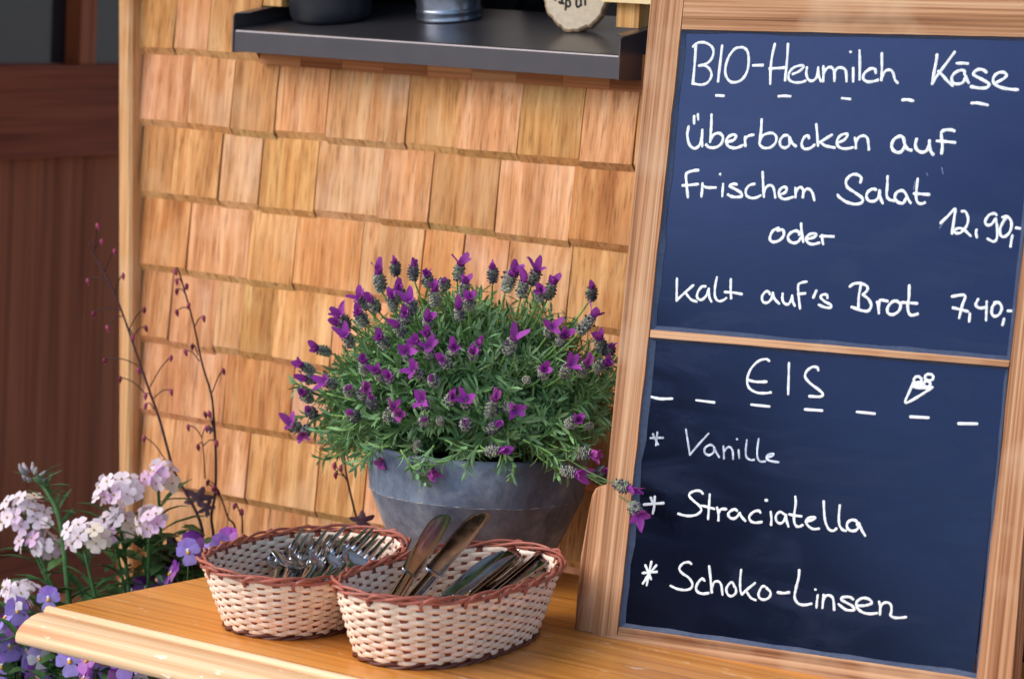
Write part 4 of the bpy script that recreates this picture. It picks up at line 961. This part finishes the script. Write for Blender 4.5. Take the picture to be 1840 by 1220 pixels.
WFL = [('wallflower_plant', 'leaning wallflower with two pale pink flower heads at the far left edge of the photo', [(45, 928, 46, 44), (72, 980, 40, 32)], (140, 1075), 2.02, [(60, 858)]),
       ('wallflower_plant', 'wallflower with one low rounded white and pink head, second from the left', [(152, 968, 44, 36)], (190, 1080), 2.0, []),
       ('wallflower_plant', 'fullest white wallflower with stacked flower heads in front of the corner post', [(210, 885, 44, 36), (205, 945, 28, 34), (268, 940, 30, 28)], (235, 1085), 2.05, []),
       ('wallflower_plant', 'tall slim wallflower with a single white head against the shingles', [(285, 858, 32, 30)], (275, 1060), 2.09, []),
       ('wallflower_plant', 'small lilac wallflower head low at the left edge above the violas', [(28, 1070, 34, 28)], (45, 1150), 1.93, [])]
for nm_, lab, heads, root_px, Yp, buds in WFL:
    rp = ony(*root_px, Yp); rp[2] = soil_z
    r = thing(nm_, lab, 'wallflower', tuple(rp), 'wallflowers in the flower bed')
    st = MB(); lf = MB()
    for (hx, hy, rx, ry) in heads:
        hc = ony(hx, hy, Yp); pm = F_PX/np.linalg.norm(hc-C); Rx, Rz = rx/pm, ry/pm
        P = [rp+A(rw.uniform(-.01, .01), rw.uniform(-.01, .01), 0), rp*.45+hc*.55+A(0, .01, .0)-A(0, 0, .01), hc-A(0, 0, Rz*.6)]
        st.tube(crom(P, 6), np.linspace(.0024, .0016, 13), 6, tint=(.9, 1.1, .9))
        PP = crom(P, 12)
        for t in np.linspace(.25, .95, 14):
            p = PP[int(t*24)]; a = rw.uniform(0, 6.28)
            g = rw.uniform(.6, 1.1); leaf(lf, p, A(math.cos(a), math.sin(a)*.8, rw.uniform(.2, .9)), A(0, 0, 1), rw.uniform(.03, .055), rw.uniform(.005, .008), (g*.85, g, g*.95), .3)
        m = MB(); ey = MB()
        nfl = int(13*(rx*ry)/(40*36))+4
        for q in range(nfl):
            f = (q+.5)/nfl; ph = q*2.4; ze = 1-1.45*f; re = math.sqrt(max(0, 1-ze*ze))
            nv = nrm(A(re*math.cos(ph), re*math.sin(ph), ze*.9)+A(-.35, -.75, .2)*.6+rw.normal(0, .22, 3))
            cpos = hc+A(re*math.cos(ph)*Rx*.84, re*math.sin(ph)*Rx*.80, ze*Rz*.84)+rw.normal(0, .0028, 3)
            x, y, z = frame(nv, roll=rw.uniform(0, 6.28))
            pl = rw.uniform(0, 1)
            tn = (1.04, 1.04, 1.02) if pl < .58 else (1.0, .88, .98) if pl < .78 else (.92, .70, .92) if pl < .88 else (1.04, 1.04, .80)
            for k in range(4):
                a = k*PI/2+rw.normal(0, .1); dd_ = x*math.cos(a)+y*math.sin(a)
                petal(m, cpos+dd_*.0008, dd_+z*.12, z, rw.uniform(.0076, .0100), rw.uniform(.0080, .0104), tn, cup=rw.uniform(-.35, .1), tint2=(tn[0]*.97, tn[1]*.88, tn[2]*.96), tip=.9)
            st.tube([cpos-z*.001, hc+(cpos-hc)*.3-A(0, 0, Rz*.3)], .0006, 4, tint=(.9, 1.1, .8))
            ey.tube([cpos+z*.0002, cpos+z*.0016], .0011, 6)
        fh = m.build('flower_head', petal_w, r)
        ey.build('flower_centres', plain('green yellow centre', soft(170, 160, 60), .6), fh)
    for (bx, by) in buds:
        hc = ony(bx, by, Yp); PP = crom([rp, ony(112, 962, Yp), ony(88, 890, Yp), hc], 8)
        st.tube(PP, np.linspace(.0034, .0016, len(PP)), 6, tint=(.95, 1.1, 1.0))
        m = MB()
        for q in range(14):
            a = rw.uniform(0, 6.28); o_ = A(math.cos(a), math.sin(a), rw.uniform(-.4, .9)); p = hc+o_*.007
            m.tube([p, p+o_*.004, p+o_*.008+A(0, 0, .003)], [.0016, .0024, .0008], 6, tint=(.8, .85, .8) if q % 3 else (1.0, .85, 1.0))
        m.build('bud_head', plain('pale bud', soft(176, 170, 176), .6, var=.2), r)
        for t in np.linspace(.3, .98, 26):
            p = PP[int(t*(len(PP)-1))]; a = rw.uniform(0, 6.28); g = rw.uniform(.9, 1.5)
            leaf(lf, p, A(math.cos(a), math.sin(a), rw.uniform(.2, 1.2)), A(0, 0, 1), rw.uniform(.02, .036), .0038, (g*.9, g*1.0, g*1.05), .2)
    st.build('stems', lgreen, r)
    for q in range(46):                     # tuft of leaves at the foot
        a = rw.uniform(0, 6.28); p = rp+A(rw.normal(0, .03), rw.normal(0, .03), rw.uniform(.0, .075)); g = rw.uniform(.45, 1.05)
        leaf(lf, p, A(math.cos(a), math.sin(a)*.8, rw.uniform(.1, 1.1)), A(0, 0, 1), rw.uniform(.035, .065), rw.uniform(.007, .012), (g*.8, g, g*.85), .35)
    lf.build('leaves', lgreen, r)

# violas
def viola(m, ey, wh, c, nv, roll, sz_, kind):
    x, y, z = frame(nv, A(0, 0, 1), roll)
    up_ = (.44, .28, .84) if kind == 0 else (.36, .08, .48) if kind == 1 else (.62, .48, .88) if kind == 2 else (.16, .03, .22)
    lo_ = {0: (.46, .34, .90), 1: (.48, .16, .60), 2: (.86, .84, .93), 3: (.30, .14, .50)}[kind]
    for k, (a, L_, w_, tn, zz) in enumerate(((100, .0125, .0125, up_, -.0012), (80-12, .0125, .0125, up_, -.0008), (172, .0112, .0108, lo_, .0), (8, .0112, .0108, lo_, .0004), (-90, .0135, .0150, lo_, .0009))):
        a = math.radians(a if k != 0 else 112); d = x*math.cos(a)+y*math.sin(a)
        petal(m, c+z*zz+d*.0006, d+z*.10, z, L_*sz_, w_*sz_, tuple(q*rw.uniform(.9, 1.1) for q in tn), cup=rw.uniform(-.25, .15), tint2=tuple(q*.8+.1 for q in tn) if k > 1 else tn, tip=.95)
    ey.tube([c+z*.0012-y*.0014, c+z*.0026-y*.0016], [.0021*sz_, .0015*sz_], 8)
    wh.tube([c+z*.0010+y*.0010, c+z*.0020+y*.0010], [.0021*sz_, .0012*sz_], 8)
eye_m = plain('orange eye', soft(244, 176, 20), .5); whit = plain('pale throat', soft(232, 226, 240), .6)
VIO = [('violet violas crowded at the bottom left corner beside the table end', (20, 1215), 1.93, [(87,1075,0,0),(12,1108,0,1),(8,1152,0,0),(30,1138,1,2),(22,1180,0,1),(4,1196,0,0),(36,1212,1,0),(70,1182,2,2),(92,1168,3,1),(60,1150,0,2),(56,1202,0,2),(5,1128,3,2),(48,1168,0,0),(18,1160,0,2),(42,1128,0,1),(82,1206,0,1),(110,1200,2,2),(14,1138,2,0),(66,1216,1,2),(30,1096,0,2),(58,1132,1,1),(102,1214,0,0)]),
       ('violas peeping out under the front edge of the table', (170, 1230), 1.90, [(125,1187,0,0),(158,1186,1,1),(166,1200,0,2),(184,1190,0,2),(222,1192,0,0),(240,1196,0,1),(258,1203,2,0),(152,1218,1,1),(214,1216,1,2)]),
       ('purple violas between the dark leaves and the rear basket', (330, 1050), 2.06, [(338,990,0,0),(347,978,1,2),(300,1040,0,2),(308,1030,1,1),(237,1062,3,1),(262,1056,3,2),(378,988,0,1),(408,968,1,1),(396,983,0,2)])]
for lab, rpx, Yp, fl_ in VIO:
    rp = ony(*rpx, Yp); rp[2] = soil_z
    r = thing('viola_plant', lab, 'viola', tuple(rp), 'violas in the flower bed')
    st = MB(); lf = MB()
    for (fx, fy, kind, pose) in fl_:
        c = ony(fx, fy, Yp+rw.uniform(-.015, .015)); tc = nrm(C-c)
        nv = tc+{0: A(-.1, -.1, .1), 1: A(-.9, .2, -.1), 2: A(.8, .2, .25)}[pose]*rw.uniform(.7, 1.1)+rw.normal(0, .12, 3)
        m = MB(); ey = MB(); wh = MB(); viola(m, ey, wh, c, nv, rw.uniform(-.3, .3), rw.uniform(.92, 1.08), kind)
        f = m.build('flower', petal_v, r); ey.build('flower_eye', eye_m, f); wh.build('throat', whit, f)
        st.tube(crom([c-nrm(nv)*.002, c-nrm(nv)*.008-A(0, 0, .006), A((c[0]+rp[0])/2, c[1]+.01, (c[2]+soil_z)/2), A(c[0]*.6+rp[0]*.4, rp[1], soil_z)], 4), .0009, 5)
    st.build('stems', lgreen, r)
    for q in range(230):
        px = rpx[0]+rw.normal(0, 75); py = rpx[1]-rw.uniform(-45, 88)
        p = ony(px, py, Yp+rw.uniform(.005, .07))
        if p[0] > -1.752: continue
        a = rw.uniform(0, 6.28); g = rw.uniform(.35, 1.05)
        leaf(lf, p, A(math.cos(a), -abs(math.sin(a)), rw.uniform(-.2, .9)), A(0, -.3, 1), rw.uniform(.014, .028), rw.uniform(.009, .014), (g*.95, g, g*.8), .3, .15)
    lf.build('leaves', lgreen, r)

# coral bells: dark wiry stems with tiny pink bells
def cb(x, y): return (140+x/1.969, 380+y/1.969)
CBS = [('coral_bells', 'coral bells with a long leaning purple stem in front of the corner post', 2.14, [([(440,1225),(430,1090),(345,930),(320,850),(290,740),(255,640),(210,510),(150,340),(100,230),(60,160),(40,110)], .0018)],
        [(55,360,155,350),(105,410,160,370),(95,525,215,545),(150,590,240,645),(70,50,60,130),(85,105,55,150),(130,140,95,215),(35,245,110,250),(235,345,180,420),(240,410,190,450),(195,445,175,420),(330,515,255,620),(330,635,268,660),(240,650,262,665),(240,685,270,700),(235,800,310,880),(215,560,225,560),(160,225,130,290)], []),
       ('coral_bells', 'coral bells with an upright almost black stem against the shingles', 2.17, [([(480,1195),(472,1080),(485,1000),(488,870),(480,720),(470,640),(440,540),(410,400),(380,290),(357,210)], .0017), ([(450,945),(445,860),(438,800)], .0008), ([(560,1165),(530,1080),(500,1000),(460,960)], .0013), ([(582,1145),(572,1060),(555,1040)], .0011)],
        [(345,210,357,215),(385,262,378,285),(350,245,372,262),(350,280,385,300),(350,355,400,350),(392,330,395,345),(445,375,412,410),(380,495,430,530),(405,475,425,510),(515,562,475,640),(450,715,480,770),(465,712,480,770),(390,760,440,800),(425,830,445,830),(455,765,438,800),(490,815,442,830),(460,955,500,1000),(480,975,500,1000),(492,990,505,1010),(555,1038,570,1060),(580,1058,572,1075)],
        [(426,1008, .017, 0), (455,1045, .012, 1.2), (470,770, .006, 2)]),
       ('coral_bells', 'single dark coral bells stem beside the left of the zinc pot', 2.20, [([(1005,1120),(985,1080),(965,1000),(950,930),(943,860),(940,770)], .0015), ([(952,950),(935,925),(910,900)], .0010), ([(948,940),(930,930),(912,930)], .0008)],
        [(906,898,915,902),(912,930,920,928),(930,905,935,915)], [(1005,1090, .014, .4)])]
for nm_, lab, Yp, stems_, bells, lvs in CBS:
    rp = ony(*cb(stems_[0][0][0][0], stems_[0][0][0][1]), Yp); rp[2] = soil_z
    if rp[0] > XT1-.03: rp[0] = XT1-.03
    r = thing(nm_, lab, 'coral bells', tuple(rp), 'coral bells growing behind the table')
    st = MB()
    for q, (pts, rad) in enumerate(stems_):
        P = [ony(*cb(x, y), Yp) for x, y in pts]
        if q == 0 or pts[0][1] > 1100: P = [A(P[0][0], Yp, soil_z)]+P if P[0][0] < XT1-.03 else [A(XT1-.03, Yp, soil_z)]+P
        P = crom(P, 6); st.tube(P, np.linspace(rad, rad*.45, len(P)), 6, tint=(1.1, .9, 1.1) if '-- ' in lab or 'leaning' in lab else (.6, .5, .55))
    for (x, y, sx2, sy2) in bells:
        c = ony(*cb(x, y), Yp-.004+rw.uniform(-.006, .006)); s2 = ony(*cb(sx2, sy2), Yp)
        st.tube(crom([s2, (c+s2)/2+A(0, 0, .004), c+A(0, 0, .0012)], 4), .0006, 5, tint=(.8, .6, .7))
        up_ = A(rw.uniform(-.4, .4), -.2, 1)
        bl = MB(); bl.tube([c+up_*.0024, c+up_*.0008, c-up_*.0012, c-up_*.0036], [.0007, .0019, .0021, .0013], 7, tint=(.5, .35, .42) if rw.random() < .4 else (1, 1, 1))
        bl.tube([c-up_*.003, c-up_*.0052], [.0015, .0006], 6, tint=(1.3, 1.35, 1.3)); bl.build('bell', pinkb, r)
    st.build('stems', dark_s, r)
    lf = MB()
    for (x, y, sz_, ro) in lvs:
        c = ony(*cb(x, y), Yp-.006); tc = nrm(C-c)+A(0, 0, .6); xx_, yy_, zz_ = frame(tc, roll=ro)
        V = [c]; n_ = 36
        for j in range(n_):
            a = 2*PI*j/n_; rad = sz_*(.38+.60*abs(math.cos(2.5*a))**1.4)*(1+.08*math.sin(11*a))
            V.append(c+xx_*rad*math.cos(a)+yy_*rad*math.sin(a)*.8+zz_*sz_*(.05*math.sin(3*a)-.10))
        lf.add(V, [(0, 1+j, 1+(j+1) % n_) for j in range(n_)], (.8, .8, .85), None, True)
    if lvs: lf.build('leaves', dark_l, r)
def dark_leaf(name, lab, px, py, Yp, sx, sy, tint, tilt):
    c = ony(px, py, Yp); r = thing(name, lab, 'leaf plant', (c[0], c[1], soil_z))
    pm = F_PX/np.linalg.norm(c-C); m = MB()
    for (ox, oy, k, tn) in tilt:
        c2 = ony(px+ox, py+oy, Yp+.01*k); tc = nrm(C-c2)+A(.1*k, 0, 1.0); x, y, z = frame(tc, roll=.4*k)
        V = [c2]; n_ = 40
        for j in range(n_):
            a = 2*PI*j/n_; q = 1+.12*math.sin(7*a+k)+.05*math.sin(15*a); V.append(c2+x*sx/pm*q*math.cos(a)+y*sy/pm*q*1.9*math.sin(a)+z*.005*math.sin(4*a+k))
        m.add(V, [(0, 1+j, 1+(j+1) % n_) for j in range(n_)], tn, None, True)
    m.build('leaves', dark_l, r)
    st = MB(); st.tube(crom([A(c[0], Yp+.02, soil_z), A(c[0], Yp+.012, (soil_z+c[2])/2), c], 5), .0015, 5); st.build('stem', dark_s, r)
dark_leaf('purple_leaf_plant', 'rounded purple-black leaves in the flower bed left of the rear basket', 318, 1005, 2.09, 30, 14, (1, 1, 1), [(0, -16, 0, (.38, .34, .36)), (-30, 8, 1, (1.5, 1.15, 1.25)), (18, 18, 2, (.30, .28, .32)), (0, 34, 3, (.35, .35, .38))])
